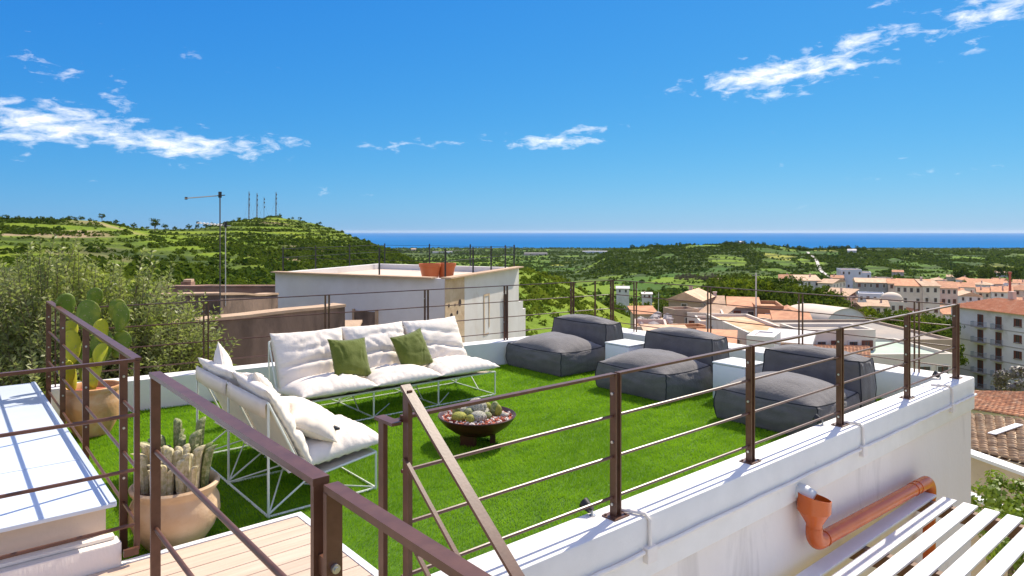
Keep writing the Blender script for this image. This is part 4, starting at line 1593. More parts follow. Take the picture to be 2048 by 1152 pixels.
def make_land():
    th_in = np.arctan((np.linspace(-160, 2210, 640) - 1024) / FPX)
    lo, hi = th_in[0], th_in[-1]
    th_out = np.linspace(hi, lo + 2 * math.pi, 60)[1:-1]
    th = np.concatenate([th_in, th_out])
    rr = np.concatenate([np.geomspace(1.0, 60, 22)[:-1], np.geomspace(60, 300, 55)[:-1], np.linspace(300, 900, 190)[:-1], np.geomspace(900, 1900, 90)[:-1], np.geomspace(1900, 9000, 60)])
    T, RR = np.meshgrid(th, rr)
    Rd = RR / np.maximum(np.cos(np.clip(T, -0.75, 0.75)), 0.6)
    dv, lv = Rd * np.cos(T), Rd * np.sin(T)
    X, Y = CA * dv + SA * lv, SA * dv - CA * lv
    Z, ris, d, px = land(X, Y)
    nr, nc = X.shape
    v = np.stack([X, Y, Z], -1).reshape(-1, 3)
    i = np.arange(nr - 1)[:, None] * nc + np.arange(nc)[None, :]
    i2 = np.arange(nr - 1)[:, None] * nc + (np.arange(nc)[None, :] + 1) % nc
    f = np.stack([i, i2, i2 + nc, i + nc], -1).reshape(-1, 4)[:, ::-1]
    me = np_mesh('ground', v, f, terrain_mat(), smooth=True)
    # ground cover: r = tilled fields, g = scrub, b = bare dry earth
    X, Y, d, px, ris = X.ravel(), Y.ravel(), d.ravel(), px.ravel(), ris.ravel()
    fld = np.clip((d - 330) / 150, 0, 1) * np.clip((px - 830) / 120, 0, 1)
    fh, fh2, fe = fields(X, Y)
    scr = np.clip(ris * 1.2, 0, 1) * 0.8
    scr = np.maximum(scr, np.clip(2.2 * (fbm(X / 70, Y / 70, 31, 4) + 0.02), 0, 1) * np.clip((px - 700) / -50 + 1, 0.25, 1) * (d > 30))
    scr = np.maximum(scr, np.clip((d - 1600) / 500, 0, 1) * np.clip(1.2 + 3.0 * fbm(X / 220, Y / 160, 41, 3), 0, 1) * 0.9)
    scr = np.maximum(scr, (d > 850) * (fh2 < 0.68) * (px > 1100) * 0.85)
    dry = np.clip(3.5 * (fbm(X / 60, Y / 45, 51, 3) - 0.18), 0, 1) * (px < 1010) * (d > 150) * (d < 900)
    dry = np.maximum(dry, np.clip(1 - np.abs(d - 452) / 24, 0, 1) * np.clip(1 - np.abs(px - 210) / 90, 0, 1) ** 0.6)
    town = np.clip((d - 20) / 20, 0, 1) * np.clip((430 - d) / 60, 0, 1) * np.clip((px - 1330) / 60, 0, 1)
    dry = np.maximum(dry, town * np.clip(0.45 + 1.6 * fbm(X / 18, Y / 18, 61, 3), 0, 0.85))
    dry = np.maximum(dry, 0.8 * (d < 16))
    co = np.stack([fld, np.clip(scr, 0, 1), np.clip(dry, 0, 1), np.ones_like(fld)], 1).astype(np.float32)
    ca_ = me.color_attributes.new('cover', 'FLOAT_COLOR', 'POINT')
    ca_.data.foreach_set('color', co.ravel())
    pa_ = me.color_attributes.new('parcel', 'FLOAT_COLOR', 'POINT')
    pa_.data.foreach_set('color', np.stack([fh, fh2, fe, np.ones_like(fh)], 1).astype(np.float32).ravel())
    o = place('ground', me)
    tag(o, kind='structure')


make_land()


def sea():
    m = bpy.data.materials.new('sea_water')
    m.use_nodes = True
    N = Nodes(m)
    b = m.node_tree.nodes['Principled BSDF']
    p = N.pos()
    f = N.ramp(N.noise(0.00025, 3, 0.5, N.pos((1, 1, 0))), 0.4, 0.6)
    c = N.mix(f, (0.010, 0.135, 0.34), (0.014, 0.15, 0.37))
    N.link(c, b.inputs['Base Color'])
    b.inputs['Roughness'].default_value = 0.9
    b.inputs['Specular IOR Level'].default_value = 0.0
    bn = N.new('ShaderNodeBump')
    bn.inputs['Strength'].default_value = 0.5
    bn.inputs['Distance'].default_value = 2.0
    N.link(N.noise(0.03, 3, 0.6, p), bn.inputs['Height'])
    N.link(bn.outputs[0], b.inputs['Normal'])
    mb = MB()
    n = 72
    rings = [3300, 6000, 12000, 30000, 60000]
    for r_ in rings:
        for k in range(n):
            a = 2 * math.pi * k / n
            mb.v.append((r_ * math.cos(a), r_ * math.sin(a), SEA))
    for i in range(len(rings) - 1):
        for k in range(n):
            mb.f.append((i * n + k, (i + 1) * n + k, (i + 1) * n + (k + 1) % n, i * n + (k + 1) % n))
            mb.mi.append(0)
    tag(mb.build('sea', m), kind='structure')


sea()

# ------------------------------------------------------------------ vegetation
L_DARK = leaf_mat('dark_tree_leaves', (0.020, 0.040, 0.010), (0.045, 0.075, 0.016), 0.9, 0.25, c3=(0.075, 0.095, 0.02), n3=0.10, spec=0.0, rough=0.9)
L_MID = leaf_mat('mid_tree_leaves', (0.045, 0.075, 0.012), (0.085, 0.12, 0.018), 0.9, 0.3, c3=(0.12, 0.14, 0.02), n3=0.12, spec=0.0, rough=0.9)
L_LIME = leaf_mat('lime_tree_leaves', (0.12, 0.15, 0.010), (0.18, 0.21, 0.015), 0.9, 0.35, spec=0.0, rough=0.9)
L_FAR = leaf_mat('far_scrub_leaves', (0.015, 0.042, 0.012), (0.034, 0.070, 0.015), 0.05, 0.25, c3=(0.06, 0.10, 0.018), n3=0.012, spec=0.0, rough=0.9)
L_HILL = leaf_mat('hill_scrub_leaves', (0.022, 0.046, 0.008), (0.055, 0.088, 0.012), 0.12, 0.25, c3=(0.10, 0.135, 0.016), n3=0.03, spec=0.0, rough=0.9)
L_SLOPE = leaf_mat('slope_scrub_leaves', (0.045, 0.075, 0.010), (0.11, 0.15, 0.018), 0.25, 0.3, c3=(0.17, 0.19, 0.025), n3=0.06, spec=0.0, rough=0.9)
L_OLIVE = leaf_mat('olive_leaves', (0.20, 0.235, 0.065), (0.40, 0.40, 0.17), 2.2, 0.45, 0.45, c3=(0.31, 0.34, 0.06), n3=0.9, spec=0.4)
M_BARK = mat('bark', (0.12, 0.085, 0.055), 0.9, (0.19, 0.14, 0.10), 9, bump=0.5, bscale=30)


def crown_mesh(name, m, seed, nclump=26, nleaf=26, rx=1.0, rz=1.0, leaf=0.16, flat=0.0):
    """unit crown about 2 wide: leaf faces in clumps round an uneven shell"""
    rs = np.random.RandomState(seed)
    V = []
    for c in range(nclump):
        dr = rs.normal(0, 1, 3)
        dr /= np.linalg.norm(dr)
        rad = 0.45 + 0.5 * rs.rand() ** 0.6
        if dr[2] < -0.35:
            dr[2] *= 0.4
        cc = dr * rad * np.array([rx, rx, rz])
        cs = rs.uniform(0.20, 0.38)
        dl = rs.normal(0, 1, (nleaf, 3))
        dl /= np.linalg.norm(dl, axis=1)[:, None]
        pc = cc + dl * cs * rs.uniform(0.6, 1.05, (nleaf, 1)) * np.array([1, 1, 0.8])
        # leaf card facing roughly outwards
        nrm = dl + 0.5 * dr + rs.normal(0, 0.35, (nleaf, 3))
        nrm /= np.linalg.norm(nrm, axis=1)[:, None]
        t1 = np.cross(nrm, rs.normal(0, 1, (nleaf, 3)))
        t1 /= np.linalg.norm(t1, axis=1)[:, None]
        t2 = np.cross(nrm, t1)
        s = leaf * rs.uniform(0.6, 1.2, (nleaf, 1))
        V.append(np.stack([pc - t1 * s * .5, pc - t2 * s * .36, pc + t1 * s * .5, pc + t2 * s * .36], 1))
    V = np.concatenate(V).reshape(-1, 3)
    return np_mesh(name, V, np.arange(len(V)).reshape(-1, 4), m)


def trunk_mesh(name, h=1.0, r=0.07, seed=0):
    rs = random.Random(seed)
    m = MB()
    m.tube([(0, 0, -0.25), (0.02, 0.01, h * 0.5), (rs.uniform(-.05, .05), rs.uniform(-.05, .05), h)], [r * 1.3, r, r * 0.7], 7)
    for k in range(4):
        a = rs.uniform(0, 6.28)
        m.tube([(0, 0, h * rs.uniform(0.5, 0.9)), (0.3 * math.cos(a), 0.3 * math.sin(a), h + 0.25), (0.5 * math.cos(a), 0.5 * math.sin(a), h + 0.6)], [r * 0.6, r * 0.4, r * 0.15], 5)
    return m.mesh(name, M_BARK, smooth=True)


CROWNS = {k: [crown_mesh('crown', mm, 10 * q + s, 26, 26, 1.0, rz, 0.20) for s in range(3)] for q, (k, mm, rz) in enumerate((('dark', L_DARK, 0.95), ('mid', L_MID, 0.85), ('lime', L_LIME, 0.85), ('far', L_FAR, 0.9)))}
L_BARE = leaf_mat('bare_twigs', (0.13, 0.095, 0.075), (0.19, 0.14, 0.11), 0.5, 0.1, spec=0.0)
CROWNS['bare'] = [crown_mesh('crown', L_BARE, 70 + s, 26, 22, 0.8, 1.0, 0.17) for s in range(2)]
CROWNS['cypress'] = [crown_mesh('crown', L_DARK, 90 + s, 24, 26, 0.34, 1.9, 0.2) for s in range(2)]
CROWNS['pine'] = [crown_mesh('crown', L_DARK, 95 + s, 22, 26, 0.75, 1.3, 0.2) for s in range(2)]
TRUNKS = [trunk_mesh('trunk', 1.0, 0.07, s) for s in range(2)]
TREE_N = [0]


def tree(px, d, size, kind, label, group, parts=True, z=None, th=0.5, py=None):
    """tree of crown radius `size` on the ground at that bearing and depth"""
    p = at(px, d, 0)
    z = land_z(p) if z is None else z
    i = TREE_N[0]
    TREE_N[0] += 1
    cr = CROWNS[kind][i % len(CROWNS[kind])]
    rz = (i * 2.39) % 6.28
    nm = {'cypress': 'cypress_tree', 'pine': 'pine_tree'}.get(kind, 'tree')
    rzf = {'cypress': 1.9, 'pine': 1.2}.get(kind, 0.8)
    if parts:
        root = thing(nm, label, 'tree', (p.x, p.y, z), rz, group)
        t = place('trunk', TRUNKS[i % 2], root, True)
        t.scale = (size, size, size * th * 1.4)
        c = place('crown', cr, root, True)
        c.location = (0, 0, size * (th + rzf))
        c.scale = (size, size, size)
        return root
    o = place(nm, cr)
    o.location = (p.x, p.y, z + size * (0.1 + rzf * 0.9))
    o.scale = (size, size, size)
    o.rotation_euler = (0, 0, rz)
    return tag(o, label, 'tree', group)


def scatter_leafy(name, label, pts, sizes, m, seed=0, k=11, leaf=0.75):
    """many small shrubs as one mass: each a clump of leafy faces"""
    rs = np.random.RandomState(seed)
    n = len(pts)
    dr = rs.normal(0, 1, (n, k, 3))
    dr /= np.linalg.norm(dr, axis=2)[..., None]
    dr[..., 2] = np.abs(dr[..., 2]) * 1.1 - 0.25
    sz = np.asarray(sizes)[:, None, None]
    pc = np.asarray(pts)[:, None, :] + dr * sz * rs.uniform(0.45, 0.95, (n, k, 1))
    nrm = dr + rs.normal(0, 0.35, (n, k, 3))
    nrm /= np.linalg.norm(nrm, axis=2)[..., None]
    t1 = np.cross(nrm, rs.normal(0, 1, (n, k, 3)))
    t1 /= np.linalg.norm(t1, axis=2)[..., None]
    t2 = np.cross(nrm, t1)
    s = sz * leaf * rs.uniform(0.6, 1.2, (n, k, 1))
    V = np.stack([pc - t1 * s * .6, pc - t2 * s * .5, pc + t1 * s * .6, pc + t2 * s * .5], 2).reshape(-1, 3)
    print(name, n, len(V) // 2, 'tris')
    o = place(name, np_mesh(name, V, np.arange(len(V)).reshape(-1, 4), m))
    tag(o, label, 'scrub', kind='stuff')


def scatter(n, pxr, dr, seed, logd=False):
    rs = np.random.RandomState(seed)
    px = rs.uniform(*pxr, n)
    d = np.exp(rs.uniform(math.log(dr[0]), math.log(dr[1]), n)) if logd else np.sqrt(rs.uniform(dr[0] ** 2, dr[1] ** 2, n))
    l_ = (px - 1024) / FPX * d
    X, Y = CA * d + SA * l_, SA * d - CA * l_
    Z, ris, _, _ = land(X, Y)
    return X, Y, Z, ris, d, px, rs


# left hill: shrubs follow the terrace banks and fill the gullies
X, Y, Z, ris, d, px, rs = scatter(110000, (-160, 1010), (230, 880), 1)
gul = fbm(X / 80, Y / 60, 71, 3)
low = np.clip((np.array(Z) * -1 - 3) / 14, 0, 1)
pr = np.where(ris > 0.25, 0.75 * np.clip(1.0 + 2.0 * gul, 0.15, 1), 0.006) + np.clip(gul * 3.0 - 0.75, 0, 1) * 0.6 + low * np.clip(gul * 2 + 0.25, 0, 1) * 0.8
pr = np.where((d > 430) & (d < 480) & (px > 130) & (px < 300), pr * 0.1, pr)
kp = rs.rand(len(X)) < pr
sz = rs.uniform(0.6, 1.3, kp.sum()) * np.where(rs.rand(kp.sum()) < 0.10, 1.9, 1.0) * (1 + 0.8 * low[kp])
scatter_leafy('hill_scrub', 'dark scrub along the terrace banks of the left hill', np.stack([X[kp], Y[kp], Z[kp] + sz * 0.15], 1), sz, L_HILL, 2)
# near slope behind the white house
X, Y, Z, ris, d, px, rs = scatter(9000, (985, 1420), (40, 260), 3)
kp = rs.rand(len(X)) < np.clip(0.22 + 1.9 * fbm(X / 12, Y / 12, 77, 3), 0.02, 1)
kp &= ~((px > 1320) & (d < 190))
sz = rs.uniform(0.3, 0.9, kp.sum()) * np.where(rs.rand(kp.sum()) < 0.08, 2.0, 1.0)
scatter_leafy('slope_scrub', 'low green scrub on the slope beside the white house', np.stack([X[kp], Y[kp], Z[kp] + sz * 0.15], 1), sz, L_SLOPE, 4, k=34, leaf=0.42)
X, Y, Z, ris, d, px, rs = scatter(9000, (-200, 985), (26, 235), 12)
kp = rs.rand(len(X)) < np.clip(0.30 + 1.9 * fbm(X / 14, Y / 14, 78, 3), 0.03, 1)
sz = rs.uniform(0.4, 1.1, kp.sum()) * np.where(rs.rand(kp.sum()) < 0.10, 2.0, 1.0)
scatter_leafy('hollow_scrub', 'dense green scrub in the hollow below the left hill', np.stack([X[kp], Y[kp], Z[kp] + sz * 0.15], 1), sz, L_SLOPE, 14, k=26, leaf=0.5)
# valley and hills beyond: hedgerows between the parcels, orchards and woods on some of them
X, Y, Z, ris, d, px, rs = scatter(150000, (780, 2210), (330, 1650), 5)
fh, fh2, fe = fields(X, Y)
gul = fbm(X / 110, Y / 80, 81, 4)
hillf = np.clip((d - 900) / 100, 0, 1) * np.clip((px - 1150) / 80, 0, 1)
wood = (fh2 < np.where(hillf > 0.5, 0.68, 0.16))
pr = np.where(wood, 0.42, 0.01) + (fe < 0.09) * 0.30 + np.clip(gul * 2.5 - 0.75, 0, 1) * 0.5
kp = rs.rand(len(X)) < pr
sz = rs.uniform(1.3, 2.6, kp.sum()) * np.where(rs.rand(kp.sum()) < 0.10, 1.7, 1.0)
scatter_leafy('valley_trees', 'distant hedges orchards and woods across the valley and far ridge', np.stack([X[kp], Y[kp], Z[kp] + sz * 0.25], 1), sz, L_FAR, 6, k=7, leaf=1.0)
# coastal plain
X, Y, Z, ris, d, px, rs = scatter(30000, (600, 2210), (1600, 4350), 7)
fh, fh2, fe = fields(X, Y, 190, 130)
kp = rs.rand(len(X)) < np.where(fh2 < 0.45, 0.55, 0.05) + (fe < 0.12) * 0.3
sz = rs.uniform(2.5, 6.0, kp.sum())
scatter_leafy('coastal_woods', 'far dark woods on the coastal plain before the sea', np.stack([X[kp], Y[kp], Z[kp] + sz * 0.25], 1), sz, L_FAR, 8, k=6, leaf=1.1)

# skyline trees on the left hill
LBL = 'small round dark tree standing along the crest of the left hill'
for (px, d, s) in ((12, 452, 2.6), (35, 455, 2.2), (60, 452, 1.8), (85, 455, 1.7), (102, 455, 1.8), (125, 452, 1.6), (150, 455, 1.7), (163, 458, 2.1), (108, 430, 1.9), (140, 448, 2.2),
                   (64, 425, 1.9), (180, 452, 1.7), (242, 470, 1.7), (350, 640, 2.2), (378, 640, 3.0), (395, 650, 2.6), (412, 655, 2.8), (425, 660, 2.6), (478, 690, 2.6), (490, 695, 2.0), (560, 722, 2.6), (600, 716, 2.2), (640, 712, 2.0), (585, 722, 1.8)):
    tree(px, d, s, 'dark', LBL, 'crest trees of the left hill', parts=False)
for (px, d, s, lb) in ((204, 470, 2.4, 'dark spreading twin crown tree left of centre on the left crest'), (232, 472, 2.0, 'lower dark tree just right of the twin crown tree on the crest'), (267, 480, 2.3, 'lone dark tree on the crest where the dry field ends'),
                       (310, 520, 4.4, 'tall dense dark tree by the track on the left hill saddle'), (330, 560, 2.5, 'small round tree right of the tall dense saddle tree')):
    tree(px, d, s, 'dark', lb, 'crest trees of the left hill', th=0.9)
# far ridge crest
LBR = 'small dark tree on the crest of the ridge before the sea'
rs = random.Random(3)
for k in range(34):
    px = rs.choice([rs.uniform(1240, 1345), rs.uniform(1345, 1470), rs.uniform(1450, 1530), rs.uniform(1550, 1640)])
    tree(px, rs.uniform(1270, 1310), rs.uniform(3.0, 5.5), 'far', LBR, 'ridge crest trees', parts=False)
for k in range(26):
    px = rs.choice([rs.uniform(1680, 1740), rs.uniform(1740, 1850), rs.uniform(1640, 1700)])
    tree(px, rs.uniform(1370, 1430), rs.uniform(4.0, 7.0), 'far', 'dark tree on the low wooded hill right of the ridge', 'wooded hill trees', parts=False)
for k in range(16):
    tree(1350 + k * 5.6 + rs.uniform(-2, 2), rs.uniform(745, 775), rs.uniform(3.6, 5.2), 'bare', 'grey brown leafless tree in the row under the ridge', 'leafless tree row', parts=False)
# dark pine belt on the right
for k in range(26):
    tree(rs.uniform(1905, 2040), rs.uniform(760, 820), rs.uniform(5, 8), 'pine', 'tall dark pine in the belt behind the right side of town', 'pine belt', parts=False)
# trees in and above the town
KIND = {'dark': 'dark green', 'mid': 'mid green', 'lime': 'bright lime green'}
for k in range(95):
    px, d = rs.uniform(1425, 1690), rs.uniform(135, 235)
    if (px > 1590 and d > 225) or (px < 1450 and d < 150):
        continue
    kd = rs.choice(['dark', 'mid', 'mid', 'lime', 'dark', 'dark'])
    tree(px, d, rs.uniform(2.6, 4.6), kd, KIND[kd] + ' round tree in the tree belt above the near roofs', 'town edge trees, ' + KIND[kd], parts=rs.random() < 0.5)
LBV = 'dark bushy tree in the valley below the slope'
for k in range(26):
    px, d = rs.uniform(1130, 1330), rs.uniform(230, 330)
    kd = rs.choice(['dark', 'dark', 'mid'])
    tree(px, d, rs.uniform(2.5, 5.2), kd, KIND[kd] + ' bushy tree in the valley below the slope', 'valley trees, ' + KIND[kd], parts=rs.random() < 0.4)
LBG = 'green garden tree between the apartment houses'
for (px, d, s, kd) in ((1752, 98, 1.7, 'mid'), (1768, 100, 1.9, 'dark'), (1788, 98, 1.6, 'mid'), (1806, 101, 2.0, 'mid'), (1822, 99, 1.7, 'lime'), (1842, 102, 2.2, 'mid'), (1858, 98, 1.8, 'dark'), (1876, 103, 2.4, 'mid'), (1890, 100, 2.2, 'dark'), (1732, 118, 2.0, 'mid'), (1745, 130, 2.2, 'dark'), (1718, 140, 2.2, 'mid'), (1700, 180, 2.6, 'mid'), (1738, 170, 2.8, 'lime'), (1760, 172, 2.4, 'dark'), (1790, 160, 3.0, 'mid'), (1815, 150, 3.0, 'dark'), (1840, 148, 3.2, 'mid'), (1865, 140, 3.6, 'dark'), (1885, 138, 3.4, 'mid'), (1905, 150, 4.0, 'dark'),
                       (1750, 112, 2.2, 'mid'), (1775, 116, 2.4, 'mid'), (1800, 112, 2.4, 'mid'), (1830, 110, 2.2, 'lime'), (1860, 108, 2.8, 'mid'), (1885, 112, 3.2, 'dark'), (1900, 104, 2.6, 'mid'), (1655, 250, 3.0, 'dark'), (1675, 255, 2.5, 'mid'), (1560, 150, 2.6, 'mid'), (1590, 146, 2.2, 'lime'), (1620, 150, 2.2, 'mid'), (1735, 205, 2.4, 'mid')):
    tree(px, d, s, kd, KIND[kd] + ' garden tree between the apartment houses and flat roofs', 'garden trees, ' + KIND[kd])
tree(1925, 330, 3.6, 'pine', 'single dark conifer above the right side of town', None)


# ------------------------------------------------------------------ big olive tree at the left
def olive():
    rs = random.Random(17)
    c0 = at(165, 9.6, -0.12)
    root = thing('olive_tree', 'large silvery olive tree rising behind the left railing', 'tree', (c0.x, c0.y, -6.2))
    lat3, fw3 = Vector((SA, -CA, 0)), Vector((CA, SA, 0))
    tk = MB()
    tk.tube([c0 + Vector((0, 0, -6)), c0 + Vector((0.1, 0, -4)), c0 + Vector((0, 0.1, -2.4))], [0.34, 0.26, 0.22], 10)
    tk.build('trunk', M_BARK, root, smooth=True)
    lobes = [(-1.25, 0.2, 0.15, 1.15, 1.05), (-0.45, -0.1, 0.45, 1.0, 1.15), (0.35, 0.2, 0.25, 0.95, 1.10), (0.95, 0.3, -0.15, 0.72, 0.95), (-2.1, 0.3, 0.2, 1.2, 1.1), (0.0, -0.45, -0.6, 1.2, 1.0), (1.15, 0.1, -0.9, 0.60, 0.8), (-1.3, -0.4, -0.8, 1.2, 1.0), (0.1, -0.2, -1.5, 1.3, 1.0), (-2.9, 0.3, -0.3, 1.2, 1.2)]
    limb = MB()
    V = []
    tw = MB()
    for (dl, df, dz, rr, rh) in lobes:
        cc = c0 + lat3 * dl + fw3 * df + Vector((0, 0, dz))
        base = c0 + Vector((0, 0, -2.5))
        limb.tube([base, base.lerp(cc, 0.5) + Vector((rs.uniform(-.2, .2), rs.uniform(-.2, .2), 0.1)), cc], [0.10, 0.06, 0.03], 6)
        for k in range(520):
            u = Vector((rs.gauss(0, 1), rs.gauss(0, 1), rs.gauss(0, 1))).normalized()
            q = rs.random() ** 0.40
            p = cc + Vector((u.x * rr * q, u.y * rr * q, u.z * rh * q))
            dirn = (u * 0.65 + Vector((rs.uniform(-.3, .3), rs.uniform(-.3, .3), 0.75))).normalized()
            ln = rs.uniform(0.28, 0.62)
            if u.z > 0.5 and q > 0.8:
                ln *= 1.1
            bend = Vector((rs.uniform(-.15, .15), rs.uniform(-.15, .15), 0.10))
            tw.tube([p, p + dirn * ln * 0.5 + bend * 0.15, p + dirn * ln + bend * 0.3], [0.005, 0.004, 0.002], 3, cap=False)
            nl = int(ln * 60)
            for i in range(nl):
                s = (i + 0.3) / nl
                b0 = p + dirn * ln * s + bend * 0.3 * s * s
                side = dirn.orthogonal()
                side.rotate(Matrix.Rotation(i * 1.57 + rs.uniform(-.4, .4), 3, dirn))
                ld = (side * 0.8 + dirn * rs.uniform(0.35, 0.9)).normalized()
                ll = rs.uniform(0.055, 0.105)
                wd = ld.cross(Vector((rs.gauss(0, 1), rs.gauss(0, 1), rs.gauss(0, 1)))).normalized() * ll * 0.17
                V += [b0, b0 + ld * ll * 0.5 + wd, b0 + ld * ll, b0 + ld * ll * 0.5 - wd]
    limb.build('limb', M_BARK, root, smooth=True)
    V = np.array([tuple(v) for v in V], dtype=np.float32)
    cr = place('crown', np_mesh('crown', V, np.arange(len(V)).reshape(-1, 4), L_OLIVE), root)
    tw.build('twigs', M_BARK, cr)
    print('olive leaves', len(V) // 4)


olive()

# ------------------------------------------------------------------ neighbours and town
M_OFFW = mat('offwhite_render', (0.74, 0.70, 0.66), 0.9, (0.66, 0.61, 0.56), 0.9, bump=0.2, bscale=30, base3=(0.55, 0.45, 0.36), n3scale=0.6, lo3=0.6, hi3=0.85, spec=0.1)
M_STONE = mat('tan_stone', (0.50, 0.34, 0.20), 0.9, (0.62, 0.47, 0.31), 2.5, bump=0.8, bscale=9, base3=(0.34, 0.21, 0.11), n3scale=3, lo3=0.55, hi3=0.75)
M_BROWNW = mat('brown_stained_plaster', (0.28, 0.19, 0.135), 0.95, (0.17, 0.115, 0.08), 1.6, bump=0.6, bscale=14, base3=(0.085, 0.058, 0.042), n3scale=1.1, lo3=0.48, hi3=0.72, stretch=(1, 1, 0.45))
M_REDW = mat('red_plaster', (0.30, 0.16, 0.11), 0.95, (0.38, 0.24, 0.17), 2.5, bump=0.6, bscale=14)
M_CAPW = mat('tan_wall_cap', (0.55, 0.38, 0.24), 0.9, (0.45, 0.30, 0.19), 4, bump=0.4, bscale=20)
M_TILE = mat('roof_tile', (0.62, 0.29, 0.14), 0.85, (0.52, 0.22, 0.10), 1.5, rnd=0.22, bump=0.3, bscale=25, base3=(0.66, 0.44, 0.26), n3scale=1.2, lo3=0.5, hi3=0.75)
M_TILE2 = mat('old_tan_tile', (0.48, 0.31, 0.17), 0.9, (0.36, 0.22, 0.12), 2.0, rnd=0.25, bump=0.4, bscale=25, base3=(0.58, 0.45, 0.29), n3scale=1.6, lo3=0.5, hi3=0.75)
M_GLASS = mat('window_glass', (0.07, 0.065, 0.07), 0.2, spec=0.5)
M_SHUT = mat('brown_shutter', (0.16, 0.055, 0.035), 0.6, spec=0.3)
M_FRAMEW = mat('pale_window_frame', (0.6, 0.56, 0.5), 0.6)
M_BALC = mat('blue_grey_balcony', (0.22, 0.26, 0.30), 0.6)
M_SLAB = mat('balcony_slab', (0.42, 0.36, 0.31), 0.9)
M_GREENR = mat('green_roof_paint', (0.34, 0.43, 0.33), 0.85, (0.42, 0.50, 0.40), 0.8, bump=0.2, bscale=10, base3=(0.36, 0.36, 0.32), n3scale=0.5)
M_BEIGER = mat('beige_roof', (0.40, 0.33, 0.26), 0.9, (0.33, 0.27, 0.22), 0.6, bump=0.3, bscale=10, base3=(0.27, 0.245, 0.22), n3scale=0.35, lo3=0.45, hi3=0.7)
M_ORANGER = mat('orange_terrace_paint', (0.62, 0.32, 0.14), 0.85, (0.50, 0.24, 0.11), 0.9, bump=0.3, bscale=10, base3=(0.64, 0.47, 0.30), n3scale=0.5, lo3=0.45, hi3=0.7)
M_STAINW = mat('stained_tan_wall', (0.66, 0.54, 0.38), 0.95, (0.58, 0.46, 0.31), 1.5, bump=0.5, bscale=16, base3=(0.22, 0.15, 0.09), n3scale=1.4, lo3=0.58, hi3=0.78)
M_METAL = mat('galvanised_metal', (0.20, 0.19, 0.19), 0.6, metal=0.2)
M_REDPOT = mat('orange_plastic_pot', (0.55, 0.14, 0.04), 0.5)
M_REDMAST = mat('red_chimney_paint', (0.45, 0.10, 0.06), 0.6)
WALLS = {
    'white': mat('town_white_wall', (0.78, 0.73, 0.69), 0.9, (0.68, 0.62, 0.57), 0.5, bump=0.2, bscale=6, base3=(0.52, 0.45, 0.39), n3scale=0.3, lo3=0.55, hi3=0.8),
    'cream': mat('cream_wall', (0.74, 0.65, 0.54), 0.9, (0.66, 0.57, 0.47), 0.5, bump=0.2, bscale=6, base3=(0.48, 0.38, 0.28), n3scale=0.25),
    'pink': mat('pink_wall', (0.68, 0.52, 0.44), 0.9, (0.58, 0.43, 0.35), 0.5, bump=0.2, bscale=6, base3=(0.44, 0.33, 0.27), n3scale=0.4),
    'tan': mat('tan_wall', (0.46, 0.34, 0.24), 0.9, (0.38, 0.28, 0.20), 0.5, bump=0.3, bscale=6, base3=(0.28, 0.20, 0.15), n3scale=0.3),
    'blue': mat('blue_white_wall', (0.60, 0.63, 0.68), 0.9, (0.52, 0.55, 0.60), 0.4),
    'grey': mat('grey_wall', (0.36, 0.35, 0.36), 0.9, (0.28, 0.27, 0.28), 0.4, bump=0.2, bscale=6),
    'orange': mat('orange_wall', (0.52, 0.27, 0.13), 0.9, (0.44, 0.22, 0.11), 0.6, bump=0.2, bscale=6),
}


def far_tile(name, c1, c2):
    """tiled roof too far to tell the tiles apart: rows as fine relief"""
    m = mat(name, c1, 0.9, c2, 1.3, base3=tuple(x * 1.3 for x in c1), n3scale=0.5, lo3=0.45, hi3=0.75, detail=10, rnd=0.2, bump=0.6, bscale=5)
    return m


ROOFS = {'red': far_tile('far_red_tiles', (0.55, 0.26, 0.13), (0.43, 0.18, 0.09)), 'tan': far_tile('far_tan_tiles', (0.56, 0.37, 0.23), (0.46, 0.28, 0.17)), 'flat': M_BEIGER, 'white': M_OFFW, 'orange': M_ORANGER, 'green': M_GREENR}


def window_mesh(w, h, kind):
    m = MB()
    t = 0.09
    m.cur = 0
    m.span((-w / 2 - t, -0.07, -t), (-w / 2, 0.02, h + t))
    m.span((w / 2, -0.07, -t), (w / 2 + t, 0.02, h + t))
    m.span((-w / 2, -0.07, h), (w / 2, 0.02, h + t))
    m.span((-w / 2 - t - .05, -0.14, -t - 0.05), (w / 2 + t + .05, 0.02, -t))
    m.cur = 1
    m.span((-w / 2, -0.012, 0), (w / 2, 0.02, h))
    m.cur = 2
    if kind == 'shut':
        m.span((-w / 2, -0.05, 0.0), (-w / 2 + w * 0.26, -0.013, h))
        m.span((w / 2 - w * 0.26, -0.05, 0.0), (w / 2, -0.013, h))
        m.span((-0.03, -0.04, 0.0), (0.03, -0.013, h))
    else:
        m.span((-0.025, -0.04, 0.0), (0.025, -0.013, h))
        m.span((-w / 2, -0.04, h * 0.5 - 0.02), (-0.026, -0.013, h * 0.5 + 0.02))
    return m.mesh('window', [M_FRAMEW if kind != 'shut' else M_SHUT, M_GLASS, M_SHUT])


WIN = {}


def win(w, h, kind):
    k = (round(w, 2), round(h, 2), kind)
    if k not in WIN:
        WIN[k] = window_mesh(w, h, kind)
    return WIN[k]


def add_window(root, x, y, z, w, h, kind='pane', rz=0.0):
    o = place('window', win(w, h, kind), root, True)
    o.location = (x, y, z)
    o.rotation_euler = (0, 0, rz)
    return o


